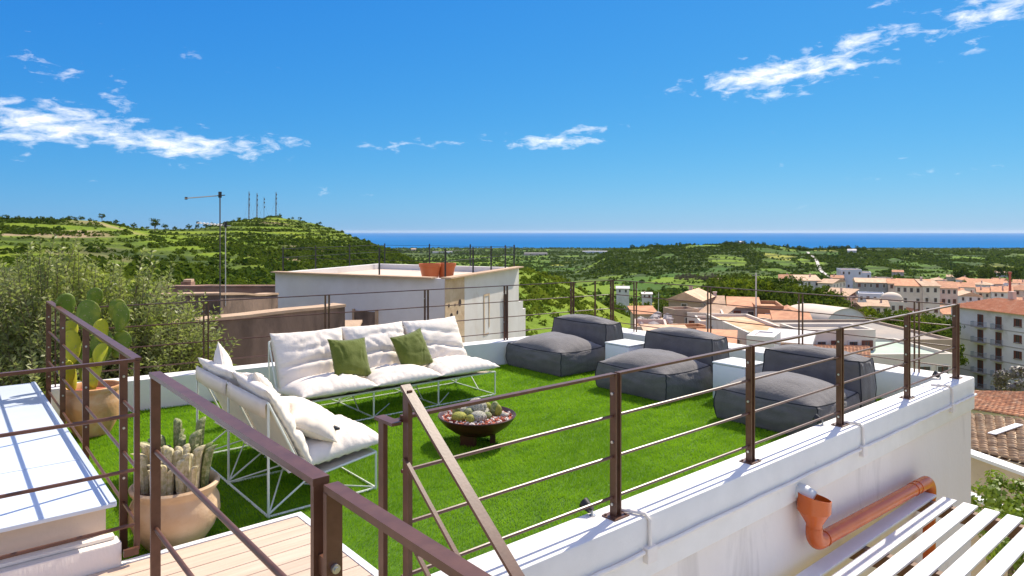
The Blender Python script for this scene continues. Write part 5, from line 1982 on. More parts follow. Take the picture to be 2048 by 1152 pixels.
def building(label, x0, x1, ye, d, depth, roof='flat', wall='white', rcol='tan', rise=None, floors=2, cols=3, win_h=1.25, win_w=0.75, off=0.0, kind='pane', base=None, sides=True, name='house', cat='house', seed=0, over=0.35, chim=True, par=None):
    off = off - 0.9 * math.atan(((x0 + x1) / 2 - 1024) / FPX)
    par = (0.10 if d < 30 else 0.28 if d < 62 else 0.5) if par is None else par
    w = (x1 - x0) / FPX * d
    zt = zat(ye, d)
    p = at((x0 + x1) / 2, d, 0)
    zb = (min(land_z(p), zt - 2.8) if base is None else base) - 1.0
    root = thing(name, label, cat, (p.x, p.y, zb), HEAD - R(90) + off, label if label.startswith('small ') and (' in the packed' in label or ' among the near' in label) else None)
    H = zt - zb
    rs = random.Random(int(x0 * 7 + x1 + seed))
    m = MB()
    m.span((-w / 2, 0, 0), (w / 2, depth, H))
    if roof == 'flat':
        m.span((-w / 2, 0, H), (w / 2, 0.22, H + par))
        m.span((-w / 2, depth - 0.22, H), (w / 2, depth, H + par))
        m.span((-w / 2, 0.221, H), (-w / 2 + 0.22, depth - 0.221, H + par))
        m.span((w / 2 - 0.22, 0.221, H), (w / 2, depth - 0.221, H + par))
    m.build('wall', WALLS[wall], root, local=True)
    rm = ROOFS[rcol]
    r = MB()
    rise = rise if rise is not None else min(w, depth) * 0.22
    o_ = over
    xa, xb, ya, yb = -w / 2 - o_, w / 2 + o_, -o_, depth + o_
    if roof == 'flat':
        r.span((-w / 2 + .221, 0.221, H + 0.004), (w / 2 - .221, depth - .221, H + 0.05))
        ro = r.build('roof', rm, root, local=True)
    else:
        if roof == 'gable':      # ridge along x
            ym = depth / 2
            r.add([(xa, ya, H), (xb, ya, H), (xb, ym, H + rise), (xa, ym, H + rise), (xa, yb, H), (xb, yb, H)], [(0, 1, 2, 3), (3, 2, 5, 4), (0, 3, 4), (1, 5, 2), (0, 4, 5, 1)])
        elif roof == 'gabley':   # ridge along y
            r.add([(xa, ya, H), (xb, ya, H), (0, ya, H + rise), (xa, yb, H), (xb, yb, H), (0, yb, H + rise)], [(0, 2, 5, 3), (2, 1, 4, 5), (0, 1, 2), (3, 5, 4), (0, 3, 4, 1)])
        elif roof == 'hip':
            q = min(w, depth) / 2
            if w >= depth:
                a, c = (xa + q, depth / 2), (xb - q, depth / 2)
            else:
                a, c = (0, ya + q), (0, yb - q)
            A, B_ = (a[0], a[1], H + rise), (c[0], c[1], H + rise)
            if w >= depth:
                r.add([(xa, ya, H), (xb, ya, H), (xb, yb, H), (xa, yb, H), A, B_], [(0, 1, 5, 4), (1, 2, 5), (2, 3, 4, 5), (3, 0, 4), (0, 3, 2, 1)])
            else:
                r.add([(xa, ya, H), (xb, ya, H), (xb, yb, H), (xa, yb, H), A, B_], [(0, 1, 4), (1, 2, 5, 4), (2, 3, 5), (3, 0, 4, 5), (0, 3, 2, 1)])
        elif roof == 'shed':
            r.add([(xa, ya, H), (xb, ya, H), (xb, yb, H + rise), (xa, yb, H + rise), (xa, ya, H - .12), (xb, ya, H - .12), (xb, yb, H + rise - .12), (xa, yb, H + rise - .12)], [(0, 1, 2, 3), (7, 6, 5, 4), (0, 4, 5, 1), (1, 5, 6, 2), (2, 6, 7, 3), (3, 7, 4, 0)])
        ro = r.build('roof', rm, root, local=True)
        e = MB()
        e.span((xa + .02, ya - 0.06, H - 0.14), (xb - .02, ya - 0.003, H - 0.02))
        e.build('eave', M_CAPW, root, local=True)
        if chim:
            c = MB()
            cxx, cyy = rs.uniform(-w * .3, w * .3), depth * rs.uniform(.3, .7)
            c.span((cxx - .25, cyy - .25, H), (cxx + .25, cyy + .25, H + rise + 0.5))
            c.span((cxx - .32, cyy - .32, H + rise + 0.501), (cxx + .32, cyy + .32, H + rise + 0.6))
            c.build('chimney', WALLS['pink'], ro, local=True)
    fh = min(3.1, H / max(1, floors))
    for fl_ in range(floors):
        zf = H - 0.6 - win_h - fl_ * fh
        for c in range(cols):
            x = -w / 2 + w * (c + 0.5) / cols + rs.uniform(-.15, .15)
            if rs.random() < 0.08:
                continue
            add_window(root, x, 0, zf, win_w, win_h, rs.choice([kind, 'shut', 'pane']))
        if sides:
            nc = max(1, int(depth / 3.4))
            for c in range(nc):
                yy = depth * (c + 0.5) / nc
                add_window(root, w / 2, yy, zf, win_w, win_h, kind, R(90))
                add_window(root, -w / 2, yy, zf, win_w, win_h, kind, R(-90))
    return root


def barrel_tiles(root, corners, tw=0.21, tl=0.36, m=M_TILE, name='tile', limit=300, seed=0):
    """rows of half round tiles over a sloping quad: corners = eave left, eave right, ridge right, ridge left"""
    A, B_, C_, D_ = [Vector(c) for c in corners]
    me = bpy.data.meshes.new(name)
    vs, fs = [], []
    K = 6
    for s in (0, 1):
        for k in range(K + 1):
            a = math.pi * k / K
            rr = tw * (0.53 if s == 0 else 0.44)
            vs.append((rr * math.cos(a), s * tl * 1.12, rr * 0.75 * math.sin(a) + (0.03 if s == 0 else 0.0)))
    for k in range(K):
        fs.append((k + 1, k, k + K + 1, k + K + 2))
    fs.append(tuple(range(K + 1)))
    me.from_pydata(vs, [], fs)
    me.materials.append(m)
    me.polygons.foreach_set('use_smooth', [True] * len(me.polygons))
    nu = max(2, int((B_ - A).length / tw))
    nv = max(2, int((D_ - A).length / tl))
    xd = (B_ - A).normalized()
    yd = (D_ - A).normalized()
    zd = xd.cross(yd).normalized()
    rs = random.Random(seed)
    cells = [(i, j) for j in range(nv) for i in range(nu)]
    # the nearest ones singly
    cells.sort(key=lambda c: (world_of(root) * 0 + (A.lerp(B_, (c[0] + .5) / nu).lerp(D_.lerp(C_, (c[0] + .5) / nu), c[1] / nv))).length)
    rest = MB()
    for q, (i, j) in enumerate(cells):
        u, v = (i + 0.5) / nu, j / nv
        p = A.lerp(B_, u).lerp(D_.lerp(C_, u), v) + zd * 0.03
        jit = rs.uniform(-0.05, 0.05)
        x2 = (xd + yd * jit).normalized()
        M4 = Matrix((x2, zd.cross(x2), zd)).transposed().to_4x4()
        M4.translation = p + zd * rs.uniform(-.008, .008)
        if q < limit:
            o = bpy.data.objects.new(name, me)
            COL.objects.link(o)
            o.parent = root
            M4.translation -= world_of(root)
            o.matrix_local = M4
        else:
            rest.add([M4 @ Vector(v_) for v_ in vs], fs)
    if rest.v:
        o = rest.build('tile_rows', m, root, smooth=True)
        o['kind'] = 'stuff'


# -- white neighbour with the roof terrace
def white_house():
    A, B_, C_ = Vector((7.98, 20.6, 0)), Vector((10.3, 14.88, 0)), Vector((15.55, 17.97, 0))
    D_ = A + C_ - B_
    ZT, ZF, ZB = 0.75, 0.56, -8.0
    root = thing('white_house', 'flat roofed white house with pots on its roof terrace', 'house', (10.3, 14.88, ZB))
    m = MB()
    quad = [B_, C_, D_, A]
    cen = (A + B_ + C_ + D_) / 4
    inn = [p + (cen - p).normalized() * 0.36 for p in quad]
    for i in range(4):
        a, b_, c, d_ = quad[i], quad[(i + 1) % 4], inn[(i + 1) % 4], inn[i]
        m.prism([(a.x, a.y), (b_.x, b_.y), (c.x, c.y), (d_.x, d_.y)], ZB, ZT)
    m.build('wall', M_OFFW, root)
    m = MB()
    m.prism([(p.x, p.y) for p in inn], ZF - 0.2, ZF)
    m.build('roof_floor', M_CREAM, root)
    # worn coping
    u = (C_ - B_).normalized()
    v = (A - B_).normalized()
    nrm = Vector((u.y, -u.x, 0))
    nl = Vector((-v.y, v.x, 0))
    m = MB()
    m.bar(B_ + Vector((0, 0, ZT + .02)) + nrm * 0.03 + u * 0.0, C_ + Vector((0, 0, ZT + .02)) + nrm * 0.03, 0.30, 0.04)
    m.bar(B_ + Vector((0, 0, ZT + .018)) + nl * 0.03 + v * 0.32, A + Vector((0, 0, ZT + .018)) + nl * 0.03, 0.30, 0.036)
    m.build('coping', M_CAPW, root)
    # stone patch by the corner, proud of the render
    m = MB()
    p0 = B_ + u * 0.0 + nrm * 0.012
    p1 = B_ + u * 1.28 + nrm * 0.012
    m.add([p0 + Vector((0, 0, -6)), p1 + Vector((0, 0, -6)), p1 + Vector((0, 0, ZT - 0.03)), p0 + Vector((0, 0, ZT - 0.03)), p0 - nrm * .02 + Vector((0, 0, -6)), p1 - nrm * .02 + Vector((0, 0, -6)), p1 - nrm * .02 + Vector((0, 0, ZT - .03)), p0 - nrm * .02 + Vector((0, 0, ZT - .03))],
          [(0, 1, 2, 3), (1, 5, 6, 2), (4, 0, 3, 7), (3, 2, 6, 7)])
    m.build('stone_patch', M_STONE, root)
    for k, (s, z, r) in enumerate(((0.22, 0.02, 0.05), (0.38, -0.28, 0.09), (0.78, -0.22, 0.06), (0.95, 0.03, 0.10), (0.62, 0.0, 0.04), (0.15, -0.5, 0.05))):
        h = MB()
        c = B_ + u * s + nrm * 0.013 + Vector((0, 0, z))
        h.tube([c - nrm * 0.004, c + nrm * 0.004], r, 7)
        h.build('hole', M_DARK, root)
    # rust coloured window outline on the lit side
    m = MB()
    for (s0, s1, z0, z1) in ((2.75, 2.83, -1.15, 0.10), (2.83, 3.25, 0.03, 0.10), (3.18, 3.25, -0.95, 0.03), (2.83, 3.18, -1.15, -1.10)):
        a = B_ + u * s0 + nrm * 0.012
        c = B_ + u * s1 + nrm * 0.012
        m.add([a + Vector((0, 0, z0)), c + Vector((0, 0, z0)), c + Vector((0, 0, z1)), a + Vector((0, 0, z1))], [(0, 1, 2, 3)])
    m.build('rust_outline', M_STONE, root)
    # dark doorway in the shaded wall
    m = MB()
    c = B_.lerp(A, 0.43) + nl * 0.02
    m.bar(c + Vector((0, 0, -2.3)), c + Vector((0, 0, -0.25)), 0.06, 0.75, up=tuple(v))
    m.build('doorway', M_BROWNW, root)
    m = MB()
    for q in (-0.41, 0.41):
        cc = c + v * q
        m.bar(cc + Vector((0, 0, -2.3)), cc + Vector((0, 0, -0.2)), 0.09, 0.07, up=tuple(v))
    m.build('door_frame', M_CAPW, root)
    # electric cables on the lit side
    m = MB()
    for q in (4.45, 4.6):
        a = B_ + u * q + nrm * 0.05
        m.tube([a + Vector((0, 0, -0.05)), a + u * .05 + Vector((0, 0, -0.9)), a + Vector((0, 0, -1.5))], 0.025, 5)
    m.build('cable', M_BLACK, root)
    # railing
    rl = thing('roof_railing', 'black post and wire railing on the white house roof', 'railing', (12, 18, ZT))
    pts = [B_.lerp(C_, s) for s in (0.02, 0.36, 0.62, 0.84, 0.985)] + [B_.lerp(A, s) for s in (0.36, 0.98)] + [C_.lerp(D_, s) for s in (0.3, 0.6, 0.95)] + [A.lerp(D_, s) for s in (0.3, 0.65)]
    for p in pts:
        q = p + (cen - p).normalized() * 0.14
        m = MB()
        m.box((q.x, q.y, ZT + 0.40), (0.035, 0.035, 0.78))
        m.build('post', M_BLACK, rl)
    loop = [p + (cen - p).normalized() * 0.14 for p in (B_, C_, D_, A, B_)]
    for z in (0.72, 0.45):
        m = MB()
        m.tube([Vector((p.x, p.y, ZT + z)) for p in loop], 0.007, 5)
        m.build('wire', M_BLACK, rl)
    # two pots by the corner
    for (lb, s, t, r) in (('orange plastic tub, left of two, on white house roof corner', 0.80, 0.90, 0.31), ('orange plastic tub, right of two, on white house roof corner', 1.25, 0.60, 0.29)):
        c = B_ + u * s + v * t
        po = thing('plant_tub', lb, 'pot', (c.x, c.y, ZF))
        h = MB()
        h.lathe([(0.0, ZF + .01), (r * 0.62, ZF + .01), (r * 0.93, ZF + 0.44), (r, ZF + 0.45), (r * 1.02, ZF + 0.54), (r * 0.92, ZF + 0.54), (r * 0.88, ZF + 0.45), (0, ZF + 0.43)], 24, (c.x, c.y, 0))
        h.build('body', M_REDPOT, po, smooth=45)
    # low annex at the right end
    ax = thing('annex', 'low white annex wall at the right end of white house', 'annex', (C_.x, C_.y, ZB))
    m = MB()
    a, c = C_ + u * 0.01, C_ + u * 0.75
    bk = v * 2.5
    m.prism([(a.x, a.y), (c.x, c.y), (c.x + bk.x, c.y + bk.y), (a.x + bk.x, a.y + bk.y)], ZB, -0.75)
    m.build('wall', M_OFFW, ax)
    m = MB()
    m.prism([(a.x, a.y), ((a + u * .45).x, (a + u * .45).y), ((a + u * .45 + bk).x, (a + u * .45 + bk).y), (a.x + bk.x, a.y + bk.y)], -0.749, -0.45)
    m.build('upper_wall', M_OFFW, ax)


white_house()


# -- brown roofless walls on the left
def ruin(label, P, h0, th=0.32, zb=-7.0, m=M_BROWNW, cap=M_CAPW):
    root = thing('ruined_wall', label, 'wall', (P[0][0], P[0][1], zb))
    for i in range(len(P) - 1):
        a, b_ = Vector(P[i]), Vector(P[i + 1])
        d = (b_ - a)
        d.z = 0
        d.normalize()
        n = Vector((-d.y, d.x, 0)) * th
        w = MB()
        K = 8
        vs = []
        for k in range(K + 1):
            q = a.lerp(b_, k / K)
            zt = q.z + 0.03 * mnoise.noise(Vector((q.x * 1.3, q.y * 1.3, 0)))
            vs += [(q.x, q.y, zb), (q.x, q.y, zt), (q.x + n.x, q.y + n.y, zt), (q.x + n.x, q.y + n.y, zb)]
        fs = []
        for k in range(K):
            o = 4 * k
            fs += [(o, o + 4, o + 5, o + 1), (o + 2, o + 6, o + 7, o + 3)]
        fs += [(0, 1, 2, 3), (4 * K + 3, 4 * K + 2, 4 * K + 1, 4 * K)]
        w.add(vs, fs)
        w.build('wall', m, root)
        c = MB()
        cv, cf = [], []
        for k in range(K + 1):
            q = a.lerp(b_, k / K)
            zt = q.z + 0.03 * mnoise.noise(Vector((q.x * 1.3, q.y * 1.3, 0)))
            e = n.normalized() * 0.03
            cv += [(q.x - e.x, q.y - e.y, zt), (q.x - e.x, q.y - e.y, zt + .05), (q.x + n.x + e.x, q.y + n.y + e.y, zt + .05), (q.x + n.x + e.x, q.y + n.y + e.y, zt)]
        for k in range(K):
            o = 4 * k
            cf += [(o, o + 4, o + 5, o + 1), (o + 1, o + 5, o + 6, o + 2), (o + 2, o + 6, o + 7, o + 3), (o, o + 3, o + 7, o + 4)]
        cf += [(0, 1, 2, 3), (4 * K + 3, 4 * K + 2, 4 * K + 1, 4 * K)]
        c.add(cv, cf)
        c.build('cap', cap, root)
    return root


p0, p1 = at(250, 9.9, 0), at(690, 13.0, 0)
ruin('nearer dark stained wall with tan cap behind the long sofa', [(p0.x, p0.y, zat(663, 9.9)), (p1.x, p1.y, zat(613, 13.0))], 0)
p2 = at(722, 15.5, 0)
ruin('short brown wall end running towards the white house doorway', [(p1.x + 0.05, p1.y + .1, zat(616, 13.0) - 0.9), (p2.x, p2.y, zat(645, 15.5))], 0)
p0, p1 = at(300, 15.5, 0), at(440, 16.2, 0)
p2 = at(556, 19.0, 0)
ruin('farther brown parapet wall left of the white house', [(p0.x, p0.y, zat(592, 15.5)), (p1.x, p1.y, zat(590, 16.2)), (p2.x, p2.y, zat(590, 19.0))], 0)
p0, p1 = at(330, 19.5, 0), at(560, 22.0, 0)
ruin('reddish brown wall top behind the television aerial', [(p0.x, p0.y, zat(574, 19.5)), (p1.x, p1.y, zat(574, 22.0))], 0, m=M_REDW, cap=M_REDW)
c = at(376, 20.5, zat(567, 20.5))
ch = thing('brick_chimney', 'small broken brick chimney above the reddish wall', 'chimney', (c.x, c.y, -6))
m = MB()
m.box((c.x, c.y, c.z - 3), (0.28, 0.3, 6.1), HEAD)
m.build('stack', M_REDW, ch)
m = MB()
m.box((c.x + .02, c.y, c.z + 0.09), (0.36, 0.22, 0.07), HEAD + .2)
m.build('slab', M_CAPW, ch)
c = at(520, 60, zat(572, 60))

# -- aerials
def aerial(label, px, d, ytop, ybot, boom_px, nel, tilt=0.0, mm=M_METAL, r=0.015):
    p = at(px, d, 0)
    zt, zb = zat(ytop, d), zat(ybot, d)
    root = thing('tv_aerial', label, 'aerial', (p.x, p.y, zb))
    m = MB()
    m.tube([(p.x, p.y, zb), (p.x, p.y, zt)], r, 7)
    m.build('mast', mm, root)
    L = boom_px / FPX * d
    lt = Vector((SA, -CA, 0))
    c = Vector((p.x, p.y, zt - 0.06))
    bd = (lt * -1 + Vector((0, 0, -tilt))).normalized()
    m = MB()
    m.tube([c - bd * 0.12, c + bd * L], 0.012, 6)
    m.build('boom', mm, root)
    fwd = Vector((CA, SA, 0))
    for k in range(nel):
        m = MB()
        q = c + bd * (L * (k + 0.6) / nel)
        e = 0.16 - 0.05 * k / nel
        m.tube([q - fwd * e - Vector((0, 0, 0.015)), q + fwd * e + Vector((0, 0, 0.02))], 0.006, 4)
        m.build('element', mm, root)
    m = MB()
    m.box(c + bd * L, (0.05, 0.05, 0.06))
    m.box(c + Vector((0, 0, 0.02)), (0.06, 0.06, 0.14))
    m.build('junction_box', M_BLACK, root)
    return root


aerial('taller thin television aerial left of the hilltop masts', 440, 16.0, 386, 640, 68, 16, 0.08, mm=mat('dark_aerial_metal', (0.10, 0.085, 0.075), 0.6))
aerial('lower pale television aerial beside the taller one', 451, 16.4, 446, 612, 56, 8, -0.10, mat('pale_metal', (0.6, 0.57, 0.52), 0.5), r=0.010)

# -- hilltop masts
for (lb, px, yt, lat_) in (('leftmost lattice mast on the hilltop', 498, 383, 1), ('second lattice mast from left on the hilltop', 514, 386, 1), ('short plain mast third on the hilltop', 528, 394, 0), ('rightmost lattice mast on the hilltop', 552, 384, 1)):
    d = 716
    p = at(px, d, 0)
    zb = land_z(p) - 1
    zt = zat(yt, d)
    r = thing('radio_mast', lb, 'mast', (p.x, p.y, zb), 0, 'hilltop masts')
    m = MB()
    if lat_:
        w = 0.9
        for a in range(3):
            ca_, sa_ = math.cos(a * 2.1) * w, math.sin(a * 2.1) * w
            m.tube([(p.x + ca_, p.y + sa_, zb), (p.x + ca_ * .25, p.y + sa_ * .25, zt)], 0.16, 4)
        K = 9
        for k in range(K):
            za, zc = zb + (zt - zb) * k / K, zb + (zt - zb) * (k + 1) / K
            for a in range(3):
                f0, f1 = 1 - .75 * k / K, 1 - .75 * (k + 1) / K
                m.tube([(p.x + math.cos(a * 2.1) * w * f0, p.y + math.sin(a * 2.1) * w * f0, za), (p.x + math.cos((a + 1) * 2.1) * w * f1, p.y + math.sin((a + 1) * 2.1) * w * f1, zc)], 0.11, 3)
    else:
        m.tube([(p.x, p.y, zb), (p.x, p.y, zt)], 0.22, 5)
    m.build('lattice' if lat_ else 'pole', M_METAL, r)
    m = MB()
    for q in (0.55, 0.75, 0.9):
        m.box((p.x + 0.5, p.y, zb + (zt - zb) * q), (0.9, 0.5, 1.6))
    m.build('antenna', M_METAL, r)
    m = MB()
    lt = Vector((SA, -CA, 0))
    for sg in (-1, 1):
        e = Vector((p.x, p.y, 0)) + lt * sg * 5.5
        m.tube([(p.x, p.y, zb + (zt - zb) * 0.85), (e.x, e.y, zb)], 0.05, 3)
    m.build('guy_wire', M_METAL, r)


# -- apartment house with balconies
def balcony_block():
    d = 134
    p = at(1984, d, 0)
    zt, zb = zat(622, d), -34.0
    off = R(-74)
    root = thing('apartment_house', 'five storey pale apartment house with balconies at right edge', 'apartment', (p.x, p.y, zb), HEAD - R(90) + off)
    w, dep, H = 18.0, 11.0, zt - zb
    m = MB()
    m.span((-w / 2, 0, 0), (w / 2, dep, H))
    m.build('wall', mat('apartment_wall', (0.80, 0.74, 0.70), 0.9, (0.74, 0.67, 0.62), 0.4, base3=(0.52, 0.45, 0.40), n3scale=0.2), root, local=True)
    fh = 3.05
    for k in range(6):
        zf = H - 0.35 - fh * (k + 1)
        b_ = MB()
        b_.span((-w / 2 - .04, -0.04, zf - 0.10), (w / 2 + .04, dep + .04, zf + 0.08))
        b_.build('string_course', M_SLAB, root, local=True)
        o = add_window(root, w * 0.285, 0, zf + 1.05, 1.35, 1.35, 'shut')
        for (cx, hw) in ((-w * 0.135, 1.35), (w * 0.075, 0.95)):
            add_window(root, cx, 0, zf + 0.22, 1.05, 2.15, 'shut')
            bl = MB()
            bl.span((cx - hw, -1.0, zf - 0.12), (cx + hw, -0.041, zf + 0.04))
            bo = bl.build('balcony', M_SLAB, root, local=True)
            rr = MB()
            rr.span((cx - hw, -1.0, zf + 0.95), (cx + hw, -0.95, zf + 1.0))
            n = int(hw * 2 / 0.16)
            for q in range(n + 1):
                x = cx - hw + 0.02 + (2 * hw - .04) * q / n
                rr.span((x - .012, -0.985, zf + 0.041), (x + .012, -0.965, zf + 0.949))
            for sx in (-1, 1):
                rr.span((cx + sx * hw - .02, -0.94, zf + 0.95), (cx + sx * hw + .02, -0.05, zf + 1.0))
                for q in range(5):
                    y = -0.85 + 0.18 * q
                    rr.span((cx + sx * hw - .012, y - .01, zf + 0.041), (cx + sx * hw + .012, y + .01, zf + 0.949))
            rr.build('balustrade', M_BALC, bo, local=True)
        add_window(root, -w * 0.44, 0, zf + 0.9, 0.8, 1.5, 'shut')
        for yy in (2.5, 6.0, 9.0):
            add_window(root, w / 2, yy, zf + 1.05, 1.1, 1.35, 'shut', R(90))
            add_window(root, -w / 2, yy, zf + 1.05, 1.1, 1.35, 'shut', R(-90))
    r = MB()
    o_, rise, q = 0.7, 2.1, 6.2
    xa, xb, ya, yb = -w / 2 - o_, w / 2 + o_, -o_, dep + o_
    ym = dep / 2
    r.add([(xa, ya, H), (xb, ya, H), (xb, yb, H), (xa, yb, H), (xa + q, ym, H + rise), (xb - q, ym, H + rise)], [(0, 1, 5, 4), (1, 2, 5), (2, 3, 4, 5), (3, 0, 4), (0, 3, 2, 1)])
    ro = r.build('roof', ROOFS['red'], root, local=True)
    # courses of tiles as relief
    rows = MB()
    nrow = 60
    for i in range(nrow):
        x = xa + (xb - xa) * (i + .5) / nrow
        t = min(1.0, (x - xa) / q, (xb - x) / q)
        if t < 0.05:
            continue
        rows.tube([(x, ya - 0.03, H + 0.02), (x, ya + (ym - ya) * t, H + rise * t + 0.02)], 0.10, 5)
    rw = rows.build('tile_rows', M_TILE, ro, local=True)
    rw['kind'] = 'stuff'
    c = MB()
    c.span((-1.5, 6.0, H + 1.6), (-0.5, 7.0, H + rise + 1.5))
    c.build('chimney', WALLS['pink'], ro, local=True)


balcony_block()


# -- white vaulted hall
def vault_hall():
    d = 108
    p = at(1692, d, 0)
    zt = zat(617, d)
    zb = -30.0
    root = thing('vaulted_hall', 'white hall with rounded vault roof in the near town', 'hall', (p.x, p.y, zb), HEAD - R(90) + R(24))
    w, L = 9.6, 12.0
    H = zt - zb
    h0 = H - 3.6
    K = 24
    def prof(k, s=1.0):
        a = math.pi * k / K
        return (-w / 2 * math.cos(a) * s, h0 + 3.6 * math.sin(a) ** 0.8 * s)
    m = MB()
    m.span((-w / 2, 0.0, 0), (w / 2, L, h0))
    vs = [(prof(k)[0], 0.0, prof(k)[1]) for k in range(K + 1)]
    m.add(vs, [tuple(range(K, -1, -1))])
    m.build('wall', M_OFFW, root, local=True)
    r = MB()
    vs, fs = [], []
    J = 10
    for j in range(J + 1):
        y = -0.25 + (L + .3) * j / J
        q = 1.02 if j < J * 0.6 else 1.02 * math.cos((j - J * 0.6) / (J * 0.4) * 1.1) ** 0.6
        for k in range(K + 1):
            x, z = prof(k, q)
            vs.append((x, y, z))
    for j in range(J):
        for k in range(K):
            a = j * (K + 1) + k
            fs.append((a, a + 1, a + K + 2, a + K + 1))
    r.add(vs, fs)
    o = r.build('vault', mat('vault_cream', (0.72, 0.60, 0.46), 0.85, (0.66, 0.54, 0.41), 0.6), root, smooth='all', local=True)
    for x in (-2.4, 2.4):
        add_window(root, x, 0, h0 - 2.2, 1.2, 1.4)


vault_hall()

# -- flat roofs just below the terrace
building('long building with pale green flat roof below the right railing', 1738, 1912, 716, 47.5, 7.0, 'flat', 'cream', 'green', floors=1, cols=4, off=R(30), base=-18, chim=False)
building('wide beige flat roof behind the pale green roof', 1648, 1915, 686, 57, 13.0, 'flat', 'tan', 'flat', floors=1, cols=5, off=R(28), base=-20)
b_ = building('cream flat roofed building with row of dark square openings', 1598, 1752, 667, 50.2, 3.5, 'flat', 'cream', 'flat', floors=1, cols=5, win_h=0.62, win_w=0.62, off=R(24), base=-18, sides=False)
building('cream flat roof left of the row of dark openings', 1495, 1596, 672, 53, 12, 'flat', 'cream', 'orange', floors=1, cols=2, off=R(18), base=-18)
pz = at(1668, 45.5, 0)
lt = thing('tiled_lean_to', 'orange tiled lean to roof under the dark openings', 'roof', (pz.x, pz.y, -18))
A, B_ = at(1602, 44.6, zat(714, 44.6)), at(1742, 44.6, zat(718, 44.6))
C_, D_ = at(1740, 50.1, zat(694, 50.1)), at(1600, 50.1, zat(691, 50.1))
m = MB()
m.add([A, B_, C_, D_, A - Vector((0, 0, 8)), B_ - Vector((0, 0, 8)), C_ - Vector((0, 0, 8)), D_ - Vector((0, 0, 8))], [(0, 1, 2, 3), (4, 5, 1, 0), (5, 6, 2, 1), (7, 4, 0, 3)])
m.build('wall', M_OFFW, lt)
barrel_tiles(lt, [A - Vector((0, 0, 0.0)), B_, C_, D_], 0.24, 0.42, M_TILE, seed=3)

building('white roof stair tower just beyond the pouffe parapet', 1494, 1546, 678, 25.0, 1.6, 'flat', 'white', 'white', floors=0, cols=0, off=R(-12), base=-9, chim=False)
building('small grey box tower right of the white stair tower', 1546, 1604, 682, 26.5, 1.6, 'shed', 'grey', 'white', rise=0.2, floors=0, cols=0, off=R(-8), base=-9, chim=False)

# -- neighbours under the right hand corner
pz = at(2005, 30, 0)
nh = thing('tiled_house', 'white house with bright orange hipped tile roof below the apartment house', 'house', (pz.x, pz.y, -14))
A, B_ = at(1915, 30.5, zat(815, 30.5)), at(2110, 27.0, zat(845, 27))
C_, D_ = at(2110, 33.5, zat(789, 33.5)), at(1945, 34.5, zat(786, 34.5))
m = MB()
m.add([A, B_, C_, D_] + [p - Vector((0, 0, 9)) for p in (A, B_, C_, D_)], [(4, 5, 1, 0), (5, 6, 2, 1), (6, 7, 3, 2), (7, 4, 0, 3), (0, 1, 2, 3)])
m.build('wall', M_OFFW, nh)
e = (B_ - A).normalized()
barrel_tiles(nh, [A - (D_ - A).normalized() * 0.5 + Vector((0, 0, .05)), B_ - (C_ - B_).normalized() * 0.5 + Vector((0, 0, .05)), C_ + Vector((0, 0, .05)), D_ + Vector((0, 0, .05))], 0.21, 0.38, M_TILE, seed=5)
wrz = math.atan2(e.y, e.x)
for q in (0.32, 0.66, 0.9):
    c = A.lerp(B_, q) - Vector((0, 0, 1.55))
    o = place('window', win(0.75, 1.0, 'shut'), nh, True)
    o.location = c - nh.location
    o.rotation_euler = (0, 0, wrz)
# tan old roof in front of it
pz = at(1990, 22, 0)
oh = thing('old_tiled_house', 'old tan tile roof in front of the orange tiled house', 'house', (pz.x, pz.y, -14))
A, B_ = at(1935, 19.6, zat(900, 19.6)), at(2120, 18.0, zat(950, 18.0))
C_, D_ = at(2110, 25.0, zat(848, 25)), at(1925, 26.5, zat(828, 26.5))
m = MB()
m.add([A, B_, C_, D_] + [p - Vector((0, 0, 7)) for p in (A, B_, C_, D_)], [(4, 5, 1, 0), (5, 6, 2, 1), (6, 7, 3, 2), (7, 4, 0, 3), (0, 1, 2, 3)])
m.build('wall', M_STAINW, oh)
barrel_tiles(oh, [A, B_, C_, D_], 0.22, 0.40, M_TILE2, limit=300, seed=6)
# a pale flashing strip and cement patch lying on the old roof
m = MB()
q0, q1 = A.lerp(B_, 0.30).lerp(D_.lerp(C_, 0.30), 0.38), A.lerp(B_, 0.62).lerp(D_.lerp(C_, 0.62), 0.75)
m.bar(q0 + Vector((0, 0, .16)), q1 + Vector((0, 0, .16)), 0.22, 0.03)
m.build('flashing_strip', M_TRIM, oh)
# stained tan wall below
A, B_ = at(1930, 17.2, zat(906, 17.2)), at(2130, 14.8, zat(952, 14.8))
gw = thing('garden_wall', 'tan garden wall with dark mould stains below the old roof', 'wall', (A.x, A.y, -8))
m = MB()
m.bar(A.lerp(B_, .5) * 0 + Vector((A.x, A.y, (A.z - 8) / 2)), Vector((B_.x, B_.y, (A.z - 8) / 2)), 0.25, A.z + 8)
m.build('wall', M_STAINW, gw)
m = MB()
m.bar(Vector((A.x, A.y, A.z + 0.05)), Vector((B_.x, B_.y, A.z + 0.05)), 0.34, 0.08)
m.build('cap', M_TRIM, gw)
A, B_ = at(1930, 15.6, zat(990, 15.6)), at(2130, 13.5, zat(1030, 13.5))
gl = thing('garden_wall', 'low white topped garden wall beside the leafy shrub', 'wall', (A.x, A.y, -8))
m = MB()
m.bar(Vector((A.x, A.y, (A.z - 8) / 2)), Vector((B_.x, B_.y, (A.z - 8) / 2)), 0.22, A.z + 8)
m.build('wall', M_STAINW, gl)
m = MB()
m.bar(Vector((A.x, A.y, A.z + 0.04)), Vector((B_.x, B_.y, A.z + 0.04)), 0.30, 0.06)
m.build('cap', M_TRIM, gl)


